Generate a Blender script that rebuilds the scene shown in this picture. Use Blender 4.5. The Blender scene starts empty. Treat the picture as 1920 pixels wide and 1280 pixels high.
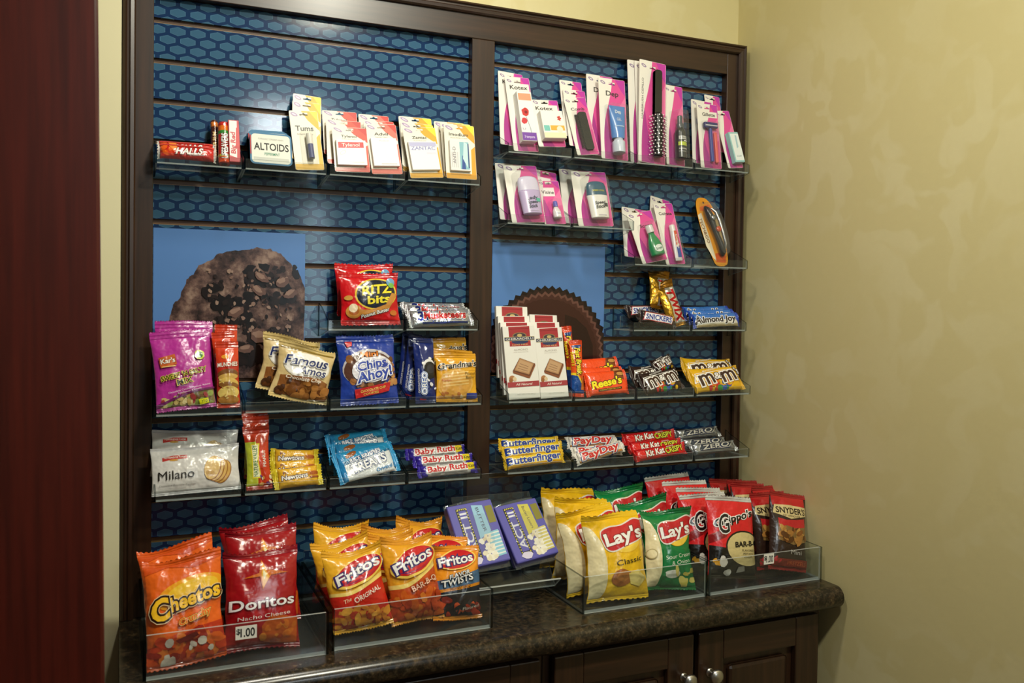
import bpy, bmesh, math, random
import numpy as np
from mathutils import Vector, Matrix, Euler
from mathutils.geometry import tessellate_polygon

# ---------------------------------------------------------------- camera, world, lights, exposure
SC = bpy.context.scene
COL = SC.collection
cd = bpy.data.cameras.new('camera'); cam = bpy.data.objects.new('camera', cd); COL.objects.link(cam)
cam.matrix_world = Matrix(((0.91221, -0.00403, -0.40970, -0.0632), (-0.40948, 0.02524, -0.91197, -1.8500),
                           (0.01402, 0.99967, 0.02137, 1.4253), (0, 0, 0, 1)))
cd.sensor_width = 36; cd.lens = 31.6036
cd.shift_x = -14.05 / 1920; cd.shift_y = -40.94 / 1920
cd.clip_start = 0.02
cd.dof.use_dof = True; cd.dof.focus_distance = 1.98; cd.dof.aperture_fstop = 7.0
SC.camera = cam
SC.view_settings.view_transform = 'Standard'; SC.view_settings.look = 'None'
SC.view_settings.exposure = 0.18; SC.view_settings.gamma = 1.0; SC.view_settings.use_curve_mapping = False
wd = bpy.data.worlds.new('world'); SC.world = wd; wd.use_nodes = True
bg = wd.node_tree.nodes['Background']; bg.inputs[0].default_value = (0.75, 0.72, 0.62, 1); bg.inputs[1].default_value = 0.06


def lamp(name, loc, target, size, power, col, sy=None, spread=180):
    l = bpy.data.lights.new(name, 'AREA'); l.energy = power; l.color = col; l.size = size
    l.shape = 'RECTANGLE' if sy else 'DISK'
    if sy: l.size_y = sy
    l.spread = math.radians(spread)
    o = bpy.data.objects.new(name, l); COL.objects.link(o); o.location = loc
    o.rotation_euler = (Vector(target) - Vector(loc)).to_track_quat('-Z', 'Y').to_euler()
    return o


lamp('ceiling_downlight', (0.40, -0.70, 2.59), (0.45, -0.30, 0.8), 0.16, 6.0, (1.0, 0.95, 0.82), None, 150)
lamp('doorway_downlight', (0.66, -1.60, 2.60), (0.75, -0.6, 1.2), 0.20, 20.0, (1.0, 0.97, 0.80), None, 160)
lamp('hall_ceiling_light', (0.95, -4.1, 2.50), (0.70, -0.3, 1.4), 0.45, 9.0, (0.90, 0.97, 1.0), 0.25)
lamp('hall_window_light', (1.15, -4.2, 1.55), (0.5, 0.0, 1.4), 0.16, 2.5, (0.75, 0.92, 1.0), 1.0)
SC.cycles.transparent_max_bounces = 40

# ---------------------------------------------------------------- materials
def lin(c):
    c = c / 255.0
    return c / 12.92 if c <= 0.04045 else ((c + 0.055) / 1.055) ** 2.4


def hx(h):
    return (lin(int(h[0:2], 16)), lin(int(h[2:4], 16)), lin(int(h[4:6], 16)))


MATS = {}


def newmat(name):
    m = bpy.data.materials.new(name); m.use_nodes = True
    MATS[name] = m
    return m, m.node_tree, m.node_tree.nodes['Principled BSDF']


def N(nt, t, **k):
    n = nt.nodes.new(t)
    for a, b in k.items(): setattr(n, a, b)
    return n


def M2(nt, op, a, b=None, c=None):
    n = nt.nodes.new('ShaderNodeMath'); n.operation = op
    for i, v in enumerate((a, b, c)):
        if v is None: continue
        if isinstance(v, (int, float)): n.inputs[i].default_value = v
        else: nt.links.new(v, n.inputs[i])
    return n.outputs[0]


def mixc(nt, f, a, b):
    n = nt.nodes.new('ShaderNodeMix'); n.data_type = 'RGBA'
    for i, v in ((0, f), (6, a), (7, b)):
        if isinstance(v, (int, float)): n.inputs[i].default_value = v
        elif isinstance(v, tuple): n.inputs[i].default_value = (*v, 1)
        else: nt.links.new(v, n.inputs[i])
    return n.outputs[2]


def noise(nt, scale, detail=3, vec=None, rough=0.5, sx=None):
    n = nt.nodes.new('ShaderNodeTexNoise'); n.inputs['Scale'].default_value = scale
    n.inputs['Detail'].default_value = detail; n.inputs['Roughness'].default_value = rough
    if vec is None:
        tc = nt.nodes.new('ShaderNodeTexCoord'); vec = tc.outputs['Object']
    if sx:
        mp = nt.nodes.new('ShaderNodeMapping'); mp.inputs['Scale'].default_value = sx
        nt.links.new(vec, mp.inputs[0]); vec = mp.outputs[0]
    nt.links.new(vec, n.inputs['Vector'])
    return n.outputs['Fac']


def ramp(nt, f, stops):
    n = nt.nodes.new('ShaderNodeValToRGB'); e = n.color_ramp.elements
    while len(e) < len(stops): e.new(0.5)
    for i, (p, c) in enumerate(stops): e[i].position = p; e[i].color = (*c, 1)
    nt.links.new(f, n.inputs[0])
    return n.outputs[0]


def bump(nt, b, h, s, d=0.002):
    n = nt.nodes.new('ShaderNodeBump'); n.inputs['Strength'].default_value = s; n.inputs['Distance'].default_value = d
    nt.links.new(h, n.inputs['Height']); nt.links.new(n.outputs[0], b.inputs['Normal'])


def printed(name, rough, coat=0.0, metal=0.0, bsc=0, bst=0.0, spec=0.5, bd=0.002):
    """finish whose colour is the printed ink stored on the mesh"""
    m, nt, b = newmat(name)
    a = N(nt, 'ShaderNodeAttribute', attribute_name='ink')
    nt.links.new(a.outputs['Color'], b.inputs['Base Color'])
    b.inputs['Roughness'].default_value = rough; b.inputs['Metallic'].default_value = metal
    b.inputs['Coat Weight'].default_value = coat; b.inputs['Coat Roughness'].default_value = 0.12
    b.inputs['Specular IOR Level'].default_value = spec
    if bst:
        f = noise(nt, bsc, 2)
        bump(nt, b, f, bst, bd)
    return m


printed('glossy_film', 0.26, 0.4, 0, 42, 0.6, 0.5, 0.008)
printed('foil_film', 0.28, 0.2, 0.75, 90, 0.7, 0.5, 0.004)
printed('bar_film', 0.26, 0.3, 0, 70, 0.7, 0.5, 0.006)
printed('card_stock', 0.45, 0.15)
printed('plastic', 0.28, 0.2)
printed('metal', 0.28, 0, 0.9)
printed('matte', 0.7)


def acrylic(name, tint, edge):
    m = bpy.data.materials.new(name); m.use_nodes = True; MATS[name] = m
    nt = m.node_tree; nt.nodes.clear()
    out = N(nt, 'ShaderNodeOutputMaterial'); tr = N(nt, 'ShaderNodeBsdfTransparent'); gl = N(nt, 'ShaderNodeBsdfGlossy')
    tr.inputs[0].default_value = (*tint, 1); gl.inputs['Roughness'].default_value = 0.02
    df = N(nt, 'ShaderNodeBsdfDiffuse'); df.inputs[0].default_value = (0.75, 0.8, 0.78, 1)
    lw = N(nt, 'ShaderNodeLayerWeight'); lw.inputs[0].default_value = 0.5
    frv = M2(nt, 'ADD', M2(nt, 'MULTIPLY', M2(nt, 'POWER', lw.outputs['Facing'], 5.0), 0.38), 0.025)
    m1 = N(nt, 'ShaderNodeMixShader'); m1.inputs[0].default_value = edge
    m2 = N(nt, 'ShaderNodeMixShader')
    nt.links.new(tr.outputs[0], m1.inputs[1]); nt.links.new(df.outputs[0], m1.inputs[2])
    nt.links.new(frv, m2.inputs[0]); nt.links.new(m1.outputs[0], m2.inputs[1]); nt.links.new(gl.outputs[0], m2.inputs[2])
    nt.links.new(m2.outputs[0], out.inputs[0])
    return m


acrylic('clear_acrylic', (0.90, 0.92, 0.92), 0.012)
acrylic('acrylic_edge', (0.75, 0.80, 0.79), 0.45)
acrylic('clear_film', (0.96, 0.96, 0.96), 0.045)

# wood
def wood(name, c0, c1, rough, axis):
    m, nt, b = newmat(name)
    s = {'z': (30, 30, 1.2), 'x': (1.2, 30, 30)}[axis]
    f = noise(nt, 3.0, 6, None, 0.6, s)
    nt.links.new(ramp(nt, f, [(0.3, c0), (0.7, c1)]), b.inputs['Base Color'])
    b.inputs['Roughness'].default_value = rough
    b.inputs['Coat Weight'].default_value = 0.15; b.inputs['Coat Roughness'].default_value = 0.2
    return m


wood('dark_wood_upright', hx('25180F'), hx('40291A'), 0.34, 'z')
wood('dark_wood_level', hx('25180F'), hx('40291A'), 0.34, 'x')
wood('mahogany_door', hx('3E0F09'), hx('58190F'), 0.35, 'z')
m, nt, b = newmat('groove_brown'); b.inputs['Base Color'].default_value = (*hx('5A3A1A'), 1); b.inputs['Roughness'].default_value = 0.45
m, nt, b = newmat('groove_lip'); b.inputs['Base Color'].default_value = (*hx('8A6A3C'), 1); b.inputs['Roughness'].default_value = 0.35
m, nt, b = newmat('brushed_nickel'); b.inputs['Base Color'].default_value = (0.62, 0.60, 0.57, 1); b.inputs['Metallic'].default_value = 1; b.inputs['Roughness'].default_value = 0.3

# hexagon laminate
m, nt, b = newmat('hexagon_laminate')
tc = N(nt, 'ShaderNodeTexCoord'); sp = N(nt, 'ShaderNodeSeparateXYZ'); nt.links.new(tc.outputs['Object'], sp.inputs[0])
PX, PZ = 0.0363, 0.0350
def hexd(ox, oz):
    fx = M2(nt, 'SUBTRACT', M2(nt, 'FRACT', M2(nt, 'ADD', M2(nt, 'DIVIDE', sp.outputs[0], PX), ox)), 0.5)
    fz = M2(nt, 'SUBTRACT', M2(nt, 'FRACT', M2(nt, 'ADD', M2(nt, 'DIVIDE', sp.outputs[2], PZ), oz)), 0.5)
    ax = M2(nt, 'MULTIPLY', M2(nt, 'ABSOLUTE', fx), PX / 0.0138); az = M2(nt, 'MULTIPLY', M2(nt, 'ABSOLUTE', fz), PZ / 0.0085)
    return M2(nt, 'MAXIMUM', ax, M2(nt, 'ADD', az, M2(nt, 'MULTIPLY', ax, 0.52)))
hd = M2(nt, 'MINIMUM', hexd(0.3292, 0.0714), hexd(0.8292, 0.5714))
inner = M2(nt, 'LESS_THAN', hd, 1.0); core = M2(nt, 'LESS_THAN', hd, 0.92)
c1 = mixc(nt, inner, hx('18335A'), hx('4C7693')); c2 = mixc(nt, core, c1, hx('3A617E'))
nt.links.new(c2, b.inputs['Base Color']); b.inputs['Roughness'].default_value = 0.10
f = noise(nt, 45, 2); bump(nt, b, f, 0.05, 0.001)

# wallpaper: pale scrollwork on tan
m, nt, b = newmat('damask_wallpaper')
tc = N(nt, 'ShaderNodeTexCoord')
d1 = noise(nt, 3.2, 2, tc.outputs['Object'])
mp = N(nt, 'ShaderNodeMapping'); nt.links.new(tc.outputs['Object'], mp.inputs[0])
vm = N(nt, 'ShaderNodeVectorMath', operation='ADD'); sc = N(nt, 'ShaderNodeVectorMath', operation='SCALE')
nz = N(nt, 'ShaderNodeTexNoise'); nz.inputs['Scale'].default_value = 5.0; nt.links.new(tc.outputs['Object'], nz.inputs['Vector'])
nt.links.new(nz.outputs['Color'], sc.inputs[0]); sc.inputs['Scale'].default_value = 0.30
nt.links.new(tc.outputs['Object'], vm.inputs[0]); nt.links.new(sc.outputs[0], vm.inputs[1])
sw = noise(nt, 8.5, 2, vm.outputs[0])
fine = noise(nt, 60, 3, tc.outputs['Object'])
msk = M2(nt, 'MULTIPLY', ramp(nt, sw, [(0.49, (0, 0, 0)), (0.55, (1, 1, 1))]), ramp(nt, d1, [(0.35, (0.2, 0.2, 0.2)), (0.6, (1, 1, 1))]))
cw = mixc(nt, msk, hx('D9CD98'), hx('DFD5A6'))
cw2 = mixc(nt, M2(nt, 'MULTIPLY', fine, 0.25), cw, hx('CFC28C'))
nt.links.new(cw2, b.inputs['Base Color']); b.inputs['Roughness'].default_value = 0.55
bump(nt, b, fine, 0.15, 0.002)
m, nt, b = newmat('cream_wall'); b.inputs['Base Color'].default_value = (*hx('E6DFB6'), 1); b.inputs['Roughness'].default_value = 0.6
m, nt, b = newmat('ceiling_paint'); b.inputs['Base Color'].default_value = (*hx('E2DCC8'), 1); b.inputs['Roughness'].default_value = 0.8
m, nt, b = newmat('floor_carpet')
nt.links.new(ramp(nt, noise(nt, 40, 4), [(0.3, hx('4A3A2A')), (0.7, hx('6E5A42'))]), b.inputs['Base Color']); b.inputs['Roughness'].default_value = 0.95
# granite-look laminate
m, nt, b = newmat('granite_laminate')
g1 = noise(nt, 70, 5, None, 0.7); g2 = noise(nt, 160, 4, None, 0.6)
ca = ramp(nt, g1, [(0.36, hx('0C0B09')), (0.48, hx('2A2118')), (0.58, hx('4A3A28')), (0.70, hx('7A6242'))])
cb = ramp(nt, g2, [(0.40, hx('0E0D0B')), (0.55, hx('2E2A1E')), (0.72, hx('6A5E48'))])
nt.links.new(mixc(nt, 0.45, ca, cb), b.inputs['Base Color']); b.inputs['Roughness'].default_value = 0.22
# posters
m, nt, b = newmat('poster_blue')
tc = N(nt, 'ShaderNodeTexCoord'); sp = N(nt, 'ShaderNodeSeparateXYZ'); nt.links.new(tc.outputs['Object'], sp.inputs[0])
a = N(nt, 'ShaderNodeAttribute', attribute_name='ink'); nt.links.new(a.outputs['Color'], b.inputs['Base Color'])
b.inputs['Roughness'].default_value = 0.22
m, nt, b = newmat('poster_cookie')
v = N(nt, 'ShaderNodeTexVoronoi'); v.inputs['Scale'].default_value = 26; tc = N(nt, 'ShaderNodeTexCoord')
nzz = N(nt, 'ShaderNodeTexNoise'); nzz.inputs['Scale'].default_value = 30; nzz.inputs['Detail'].default_value = 5
nt.links.new(tc.outputs['Object'], nzz.inputs['Vector'])
sc = N(nt, 'ShaderNodeVectorMath', operation='SCALE'); sc.inputs['Scale'].default_value = 0.05
vm = N(nt, 'ShaderNodeVectorMath', operation='ADD'); nt.links.new(nzz.outputs['Color'], sc.inputs[0])
nt.links.new(tc.outputs['Object'], vm.inputs[0]); nt.links.new(sc.outputs[0], vm.inputs[1]); nt.links.new(vm.outputs[0], v.inputs['Vector'])
n1 = noise(nt, 75, 6, None, 0.75); n2 = noise(nt, 11, 4, None, 0.6)
k = M2(nt, 'ADD', M2(nt, 'MULTIPLY', n1, 0.55), M2(nt, 'MULTIPLY', n2, 0.55))
k = M2(nt, 'SUBTRACT', k, M2(nt, 'MULTIPLY', v.outputs['Distance'], 0.35))
nt.links.new(ramp(nt, k, [(0.22, hx('1C1212')), (0.34, hx('46322F')), (0.44, hx('6E544C')), (0.56, hx('9A8072'))]), b.inputs['Base Color'])
b.inputs['Roughness'].default_value = 0.25


# ---------------------------------------------------------------- 2-D print designs
_TX = {}


def text_tris(s, b):
    """triangles of a word, baseline at 0, capital height 1"""
    key = (s, b)
    if key in _TX: return _TX[key]
    cu = bpy.data.curves.new('t', 'FONT'); cu.body = s; cu.size = 1.0; cu.offset = b; cu.resolution_u = 3
    cu.fill_mode = 'FRONT'; cu.dimensions = '2D'
    ob = bpy.data.objects.new('t', cu)
    me = bpy.data.meshes.new_from_object(ob)
    vs = np.array([v.co[:2] for v in me.vertices]).reshape(-1, 2) / 0.694
    tr = []
    for p in me.polygons:
        q = list(p.vertices)
        for i in range(1, len(q) - 1): tr.append((q[0], q[i], q[i + 1]))
    t = vs[np.array(tr)] if tr else np.zeros((0, 3, 2))
    bpy.data.objects.remove(ob); bpy.data.curves.remove(cu); bpy.data.meshes.remove(me)
    _TX[key] = t
    return t


def subdiv(t, mx):
    out = []
    for _ in range(12):
        if len(t) == 0: break
        e = np.linalg.norm(t - np.roll(t, -1, 1), axis=2)
        k = e.argmax(1); big = e[np.arange(len(t)), k] > mx
        out.append(t[~big]); t = t[big]; k = k[big]
        if len(t) == 0: break
        i = np.arange(len(t)); A = t[i, k]; B = t[i, (k + 1) % 3]; Cc = t[i, (k + 2) % 3]; Mm = (A + B) / 2
        t = np.concatenate([np.stack([A, Mm, Cc], 1), np.stack([Mm, B, Cc], 1)])
    else:
        out.append(t)
    return np.concatenate(out) if out else t


def clip(t, x0, y0, x1, y1):
    ins = (t[:, :, 0] >= x0) & (t[:, :, 0] <= x1) & (t[:, :, 1] >= y0) & (t[:, :, 1] <= y1)
    ok = ins.all(1); res = [t[ok]]; extra = []
    for tri in t[~ok]:
        p = [tuple(q) for q in tri]
        for ax, lim, sg in ((0, x0, 1), (0, x1, -1), (1, y0, 1), (1, y1, -1)):
            o = []
            for i in range(len(p)):
                a, b = p[i], p[(i + 1) % len(p)]
                ia, ib = sg * (a[ax] - lim) >= 0, sg * (b[ax] - lim) >= 0
                if ia: o.append(a)
                if ia != ib:
                    w = (lim - a[ax]) / (b[ax] - a[ax]); o.append((a[0] + w * (b[0] - a[0]), a[1] + w * (b[1] - a[1])))
            p = o
            if len(p) < 3: break
        for i in range(1, len(p) - 1): extra.append((p[0], p[i], p[i + 1]))
    if extra: res.append(np.array(extra))
    return np.concatenate(res)


def sm(pts, n=5):
    """smooth open curve through points"""
    P_ = [np.array(p, float) for p in [pts[0]] + list(pts) + [pts[-1]]]; o = []
    for i in range(1, len(P_) - 2):
        p0, p1, p2, p3 = P_[i - 1:i + 3]
        for k in range(n):
            t = k / n; o.append(tuple(.5 * (2 * p1 + (p2 - p0) * t + (2 * p0 - 5 * p1 + 4 * p2 - p3) * t * t + (3 * p1 - p0 - 3 * p2 + p3) * t ** 3)))
    return o + [tuple(pts[-1])]


class D:
    """a printed design: 0..1 across, 0..1 up, stored in metres"""
    def __init__(s, W, H, step=0.00010):
        s.W, s.H, s.L, s.k, s.step = W, H, [], 0, step
    def add(s, t, c, same=False):
        if not same: s.k += 1
        s.L.append((t, hx(c), s.k * s.step)); return s
    def P(s, x, y): return ((x - 0.5) * s.W, y * s.H)
    def poly(s, pts, c, same=False):
        q = [s.P(*p) for p in pts]
        tr = tessellate_polygon([[Vector((a, b, 0)) for a, b in q]])
        return s.add(np.array([[q[i] for i in t] for t in tr]), c, same)
    def rect(s, x0, y0, x1, y1, c): return s.poly([(x0, y0), (x1, y0), (x1, y1), (x0, y1)], c)
    def ell(s, cx, cy, rx, ry, c, rot=0, n=26, jag=0, seed=0, same=False):
        """rx, ry as fractions of width and height; rot in degrees"""
        r = random.Random(seed); a, b = rx * s.W, ry * s.H; X, Y = s.P(cx, cy); cr, sr = math.cos(math.radians(rot)), math.sin(math.radians(rot))
        q = []
        for i in range(n):
            th = 2 * math.pi * i / n; j = 1 + jag * r.uniform(-1, 1)
            u, w = a * math.cos(th) * j, b * math.sin(th) * j
            q.append((X + u * cr - w * sr, Y + u * sr + w * cr))
        t = np.array([[(X, Y), q[i], q[(i + 1) % n]] for i in range(n)])
        return s.add(t, c, same)
    def blobs(s, n, box, r, cols, seed=1, asp=0.6, jag=0.12):
        """scattered food pieces"""
        rn = random.Random(seed)
        for i in range(n):
            rr = r * rn.uniform(0.6, 1.25)
            s.k += 0.35
            s.ell(rn.uniform(box[0], box[2]), rn.uniform(box[1], box[3]), rr, rr * asp * s.W / s.H * rn.uniform(0.7, 1.3), rn.choice(cols),
                  rn.uniform(0, 180), 9, jag, seed * 100 + i, True)
        s.k += 1
        return s
    def text(s, w, cx, cy, h, c, wd=None, rot=0, sh=0, b=0.0, oc=None, ow=0.05, o2=None, ow2=0.1, arc=0):
        """word centred at cx, cy; h capital height / H; wd width / W; sh slant; b extra weight; oc outline colour"""
        base = text_tris(w, 0); b *= 0.6; ow *= 0.85; ow2 *= 0.85
        if len(base) == 0: return s
        x0, x1 = base[:, :, 0].min(), base[:, :, 0].max()
        ha = h * s.H; xs = ha if wd is None else wd * s.W / (x1 - x0)
        X, Y = s.P(cx, cy); cr, sr = math.cos(math.radians(rot)), math.sin(math.radians(rot))
        for col, off in ((o2, b + ow2), (oc, b + ow), (c, b)):
            if col is None: continue
            t = text_tris(w, off)
            u = (t[:, :, 0] - (x0 + x1) / 2) * xs; v = (t[:, :, 1] - 0.5) * ha
            if arc: v = v - arc * s.H * (u / (0.5 * (x1 - x0) * xs)) ** 2
            u = u + sh * v
            s.add(np.stack([X + u * cr - v * sr, Y + u * sr + v * cr], 2), col)
        return s


# ---------------------------------------------------------------- mesh building
class MB:
    def __init__(s): s.v, s.n, s.f, s.c, s.m, s.o = [], [], [], [], [], 0
    def raw(s, V, Nn, F, col, mat=0):
        V = np.asarray(V, float).reshape(-1, 3); Nn = np.asarray(Nn, float).reshape(-1, 3)
        s.v.append(V); s.n.append(Nn)
        for f in F: s.f.append([i + s.o for i in f])
        s.c += [col] * len(F); s.m += [mat] * len(F); s.o += len(V)
        return s
    def surf(s, f, nu, nv, col, mat=0, u0=-1, u1=1, v0=0, v1=1, flip=False):
        u, v = np.meshgrid(np.linspace(u0, u1, nu + 1), np.linspace(v0, v1, nv + 1)); u, v = u.ravel(), v.ravel()
        P = f(u, v); nn = fnorm(f, u, v, flip); F = []
        for j in range(nv):
            for i in range(nu):
                a = j * (nu + 1) + i; q = [a, a + 1, a + nu + 2, a + nu + 1]
                F.append(q[::-1] if flip else q)
        return s.raw(P, nn, F, col if isinstance(col, tuple) else hx(col), mat)
    def decal(s, d, f, off0=0.00015, mat=0, mx=0.0045, lim=(-0.985, 0.0, 0.985, 1.0), sub=True):
        """lay a design on the surface f(u, v), u across -1..1, v up 0..1"""
        for t, c, k in d.L:
            t = clip(t, lim[0] * d.W / 2, lim[1] * d.H, lim[2] * d.W / 2, lim[3] * d.H)
            if len(t) == 0: continue
            if sub: t = subdiv(t, mx)
            e1 = t[:, 1] - t[:, 0]; e2 = t[:, 2] - t[:, 0]; ar = e1[:, 0] * e2[:, 1] - e1[:, 1] * e2[:, 0]
            t = np.where((ar < 0)[:, None, None], t[:, ::-1], t)
            q = t.reshape(-1, 2); uq, inv = np.unique(np.round(q, 7), axis=0, return_inverse=True); inv = np.asarray(inv).reshape(-1, 3)
            inv = inv[(inv[:, 0] != inv[:, 1]) & (inv[:, 1] != inv[:, 2]) & (inv[:, 0] != inv[:, 2])]
            if len(inv) == 0: continue
            u, v = uq[:, 0] * 2 / d.W, uq[:, 1] / d.H
            nn = fnorm(f, u, v); P = f(u, v) + nn * (off0 + k)
            s.raw(P, nn, inv.tolist(), c, mat)
        return s
    def hard(s, bm, col, mat=0):
        bm.normal_update(); bmesh.ops.triangulate(bm, faces=[f for f in bm.faces if len(f.verts) > 4])
        col = hx(col) if isinstance(col, str) else col
        for f in bm.faces: s.raw([v.co for v in f.verts], [f.normal] * len(f.verts), [list(range(len(f.verts)))], col, mat)
        bm.free(); return s
    def box(s, a, b, col='808080', mat=0, bev=0.0, seg=2, mtx=None):
        bm = bmesh.new(); bmesh.ops.create_cube(bm, size=1)
        for v in bm.verts: v.co = Vector([(a[i] + b[i]) / 2 + v.co[i] * (b[i] - a[i]) for i in range(3)])
        if bev: bmesh.ops.bevel(bm, geom=bm.edges[:], offset=bev, segments=seg, affect='EDGES', profile=0.5)
        if mtx is not None: bm.transform(mtx)
        return s.hard(bm, col, mat)
    def prism(s, pts, y0, y1, col, mat=0, holes=(), axis='y'):
        """outline in (x, z) pulled from y0 (front) to y1"""
        loops = [list(pts)] + [list(h) for h in holes]; flat = [p for l in loops for p in l]
        def W(p, y): return {'y': (p[0], y, p[1]), 'x': (y, p[0], p[1])}[axis]
        tr = tessellate_polygon([[Vector((a, b, 0)) for a, b in l] for l in loops]); c = hx(col)
        for y, nrm in ((y0, -1), (y1, 1)):
            nv = W((0, 0), nrm)
            F = []
            for t in tr:
                a, b, e = [Vector(W(flat[i], y)) for i in t]
                F.append(list(t) if (b - a).cross(e - a).dot(Vector(nv)) > 0 else list(t)[::-1])
            s.raw([W(p, y) for p in flat], [nv] * len(flat), F, c, mat)
        for l in loops:
            n = len(l); ar = sum(l[i][0] * l[(i + 1) % n][1] - l[(i + 1) % n][0] * l[i][1] for i in range(n))
            for i in range(n):
                a, b = l[i], l[(i + 1) % n]; d = Vector((b[0] - a[0], b[1] - a[1]));
                if d.length < 1e-9: continue
                o = Vector((d.y, -d.x)).normalized() * (1 if ar > 0 else -1)
                if l is not loops[0]: o = -o
                nv = W((o.x, o.y), 0)
                s.raw([W(a, y0), W(b, y0), W(b, y1), W(a, y1)], [nv] * 4, [[0, 1, 2, 3]], c, mat)
        return s
    def lathe(s, prof, col, mat=0, n=24, c=(0, 0, 0), sx=1, sy=1):
        """profile (r, z) turned about z"""
        cl = hx(col); pr = np.array(prof); ns = []
        for i in range(len(pr)):
            a, b = pr[max(i - 1, 0)], pr[min(i + 1, len(pr) - 1)]; d = b - a; ns.append((d[1], -d[0]))
        V, Nn = [], []
        for (r, z), (nr, nz) in zip(pr, ns):
            for k in range(n):
                a = 2 * math.pi * k / n; V.append((c[0] + r * sx * math.cos(a), c[1] + r * sy * math.sin(a), c[2] + z))
                v = Vector((nr * math.cos(a) / sx, nr * math.sin(a) / sy, nz)); Nn.append(v.normalized() if v.length > 0 else (0, 0, 1))
        F = []
        for j in range(len(pr) - 1):
            for k in range(n): F.append([j * n + k, j * n + (k + 1) % n, (j + 1) * n + (k + 1) % n, (j + 1) * n + k])
        return s.raw(V, Nn, F, cl, mat)
    def build(s, name, mats, parent=None, loc=None):
        me = bpy.data.meshes.new(name)
        V = np.concatenate(s.v); Nn = np.concatenate(s.n); L = np.linalg.norm(Nn, axis=1); Nn[L < 1e-6] = (0, 0, 1)
        me.from_pydata(V.tolist(), [], s.f)
        for mm in ([mats] if isinstance(mats, str) else mats): me.materials.append(MATS[mm])
        me.polygons.foreach_set('material_index', s.m)
        at = me.color_attributes.new('ink', 'FLOAT_COLOR', 'CORNER')
        tot = np.array([len(f) for f in s.f]); c = np.repeat(np.array(s.c, float), tot, axis=0)
        at.data.foreach_set('color', np.concatenate([c, np.ones((len(c), 1))], 1).ravel().astype(np.float32))
        me.polygons.foreach_set('use_smooth', [True] * len(s.f))
        me.normals_split_custom_set_from_vertices(Nn.tolist())
        o = bpy.data.objects.new(name, me); COL.objects.link(o)
        if parent: o.parent = parent
        if loc is not None: o.location = loc
        return o


def fnorm(f, u, v, flip=False):
    h = 0.004
    a = f(np.clip(u + h, -1, 1), v) - f(np.clip(u - h, -1, 1), v); b = f(u, np.clip(v + h, 0, 1)) - f(u, np.clip(v - h, 0, 1))
    n = np.cross(a, b); L = np.linalg.norm(n, axis=1, keepdims=True); n = n / np.maximum(L, 1e-12)
    return -n if flip else n


def rrect(w, h, r, n=4, x0=0, z0=0):
    """rounded rectangle, bottom centre at x0, z0"""
    p = []
    for cx, cy, a0 in ((w / 2 - r, r, -90), (w / 2 - r, h - r, 0), (-w / 2 + r, h - r, 90), (-w / 2 + r, r, 180)):
        for i in range(n + 1):
            a = math.radians(a0 + 90 * i / n); p.append((x0 + cx + r * math.cos(a), z0 + cy + r * math.sin(a)))
    return p


def empty(name, label=None, cat=None, group=None, loc=(0, 0, 0)):
    o = bpy.data.objects.new(name, None); COL.objects.link(o); o.location = loc; o.empty_display_size = 0.03
    tag(o, label, cat, group); return o


def tag(o, label=None, cat=None, group=None, kind=None):
    for k, v in (('label', label), ('category', cat), ('group', group), ('kind', kind)):
        if v: o[k] = v
    return o


def dup(root, only=None):
    r = root.copy(); COL.objects.link(r)
    for ch in list(root.children):
        if only and not ch.name.startswith(only): continue
        c = ch.copy(); COL.objects.link(c); c.parent = r
        for g in list(ch.children):
            d = g.copy(); COL.objects.link(d); d.parent = c
    return r


# ---------------------------------------------------------------- the room
def struct(name, boxes, mat):
    mb = MB()
    for a, c in boxes: mb.box(a, c)
    return tag(mb.build(name, mat), kind='structure')


struct('wall_back', [((-1.2, 0.035, 0), (1.485, 0.135, 2.62))], 'damask_wallpaper')
struct('wall_right', [((1.385, -3.2, 0), (1.485, 0.035, 2.62))], 'damask_wallpaper')
struct('wall_left', [((-1.2, -0.045, 0), (-0.0556, 0.035, 2.62))], 'cream_wall')
struct('floor', [((-1.2, -5.0, -0.05), (1.485, 0.035, 0))], 'floor_carpet')
struct('ceiling', [((-1.2, -5.0, 2.62), (1.485, 0.135, 2.70))], 'ceiling_paint')
struct('wall_front', [((-1.2, -4.9, 0), (1.485, -4.8, 2.62))], 'cream_wall')
dm = MB(); dm.box((-0.42, -0.59, 0.0), (0.0, -0.55, 2.2), bev=0.004)
o = tag(dm.build('door_1', 'mahogany_door'), kind='structure'); o.location = (-0.0630, 0, 0); o.rotation_euler = (0, -0.0125, 0)

# ---------------------------------------------------------------- display frame
fr = empty('display_frame', 'dark brown wooden frame with centre post around the blue slatted panels', 'frame', loc=(0.655, 0, 0.815))
L0 = Vector((0.655, 0, 0.815))


def piece(name, parent, boxes, mat, org, bev=0.0015):
    mb = MB()
    for a, c in boxes: mb.box([a[i] - org[i] for i in range(3)], [c[i] - org[i] for i in range(3)], bev=bev)
    return mb.build(name, mat, parent)


piece('stile', fr, [((-0.040, -0.020, 0.816), (0.0, 0.034, 2.058))], 'dark_wood_upright', L0)
piece('stile', fr, [((1.312, -0.020, 0.816), (1.357, 0.034, 2.058))], 'dark_wood_upright', L0)
piece('centre_post', fr, [((0.638, -0.020, 0.816), (0.691, 0.034, 1.991))], 'dark_wood_upright', L0)
piece('top_rail', fr, [((0.0, -0.020, 1.991), (1.312, 0.034, 2.050))], 'dark_wood_level', L0)
# edge moulding: a stepped profile mitred round the outside
prof = [(0.0, -0.0205), (0.0, -0.026), (0.003, -0.030), (0.009, -0.031), (0.012, -0.027), (0.015, -0.027), (0.018, -0.031), (0.022, -0.029), (0.024, -0.022), (0.024, 0.034), (0.001, 0.034)]


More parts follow.
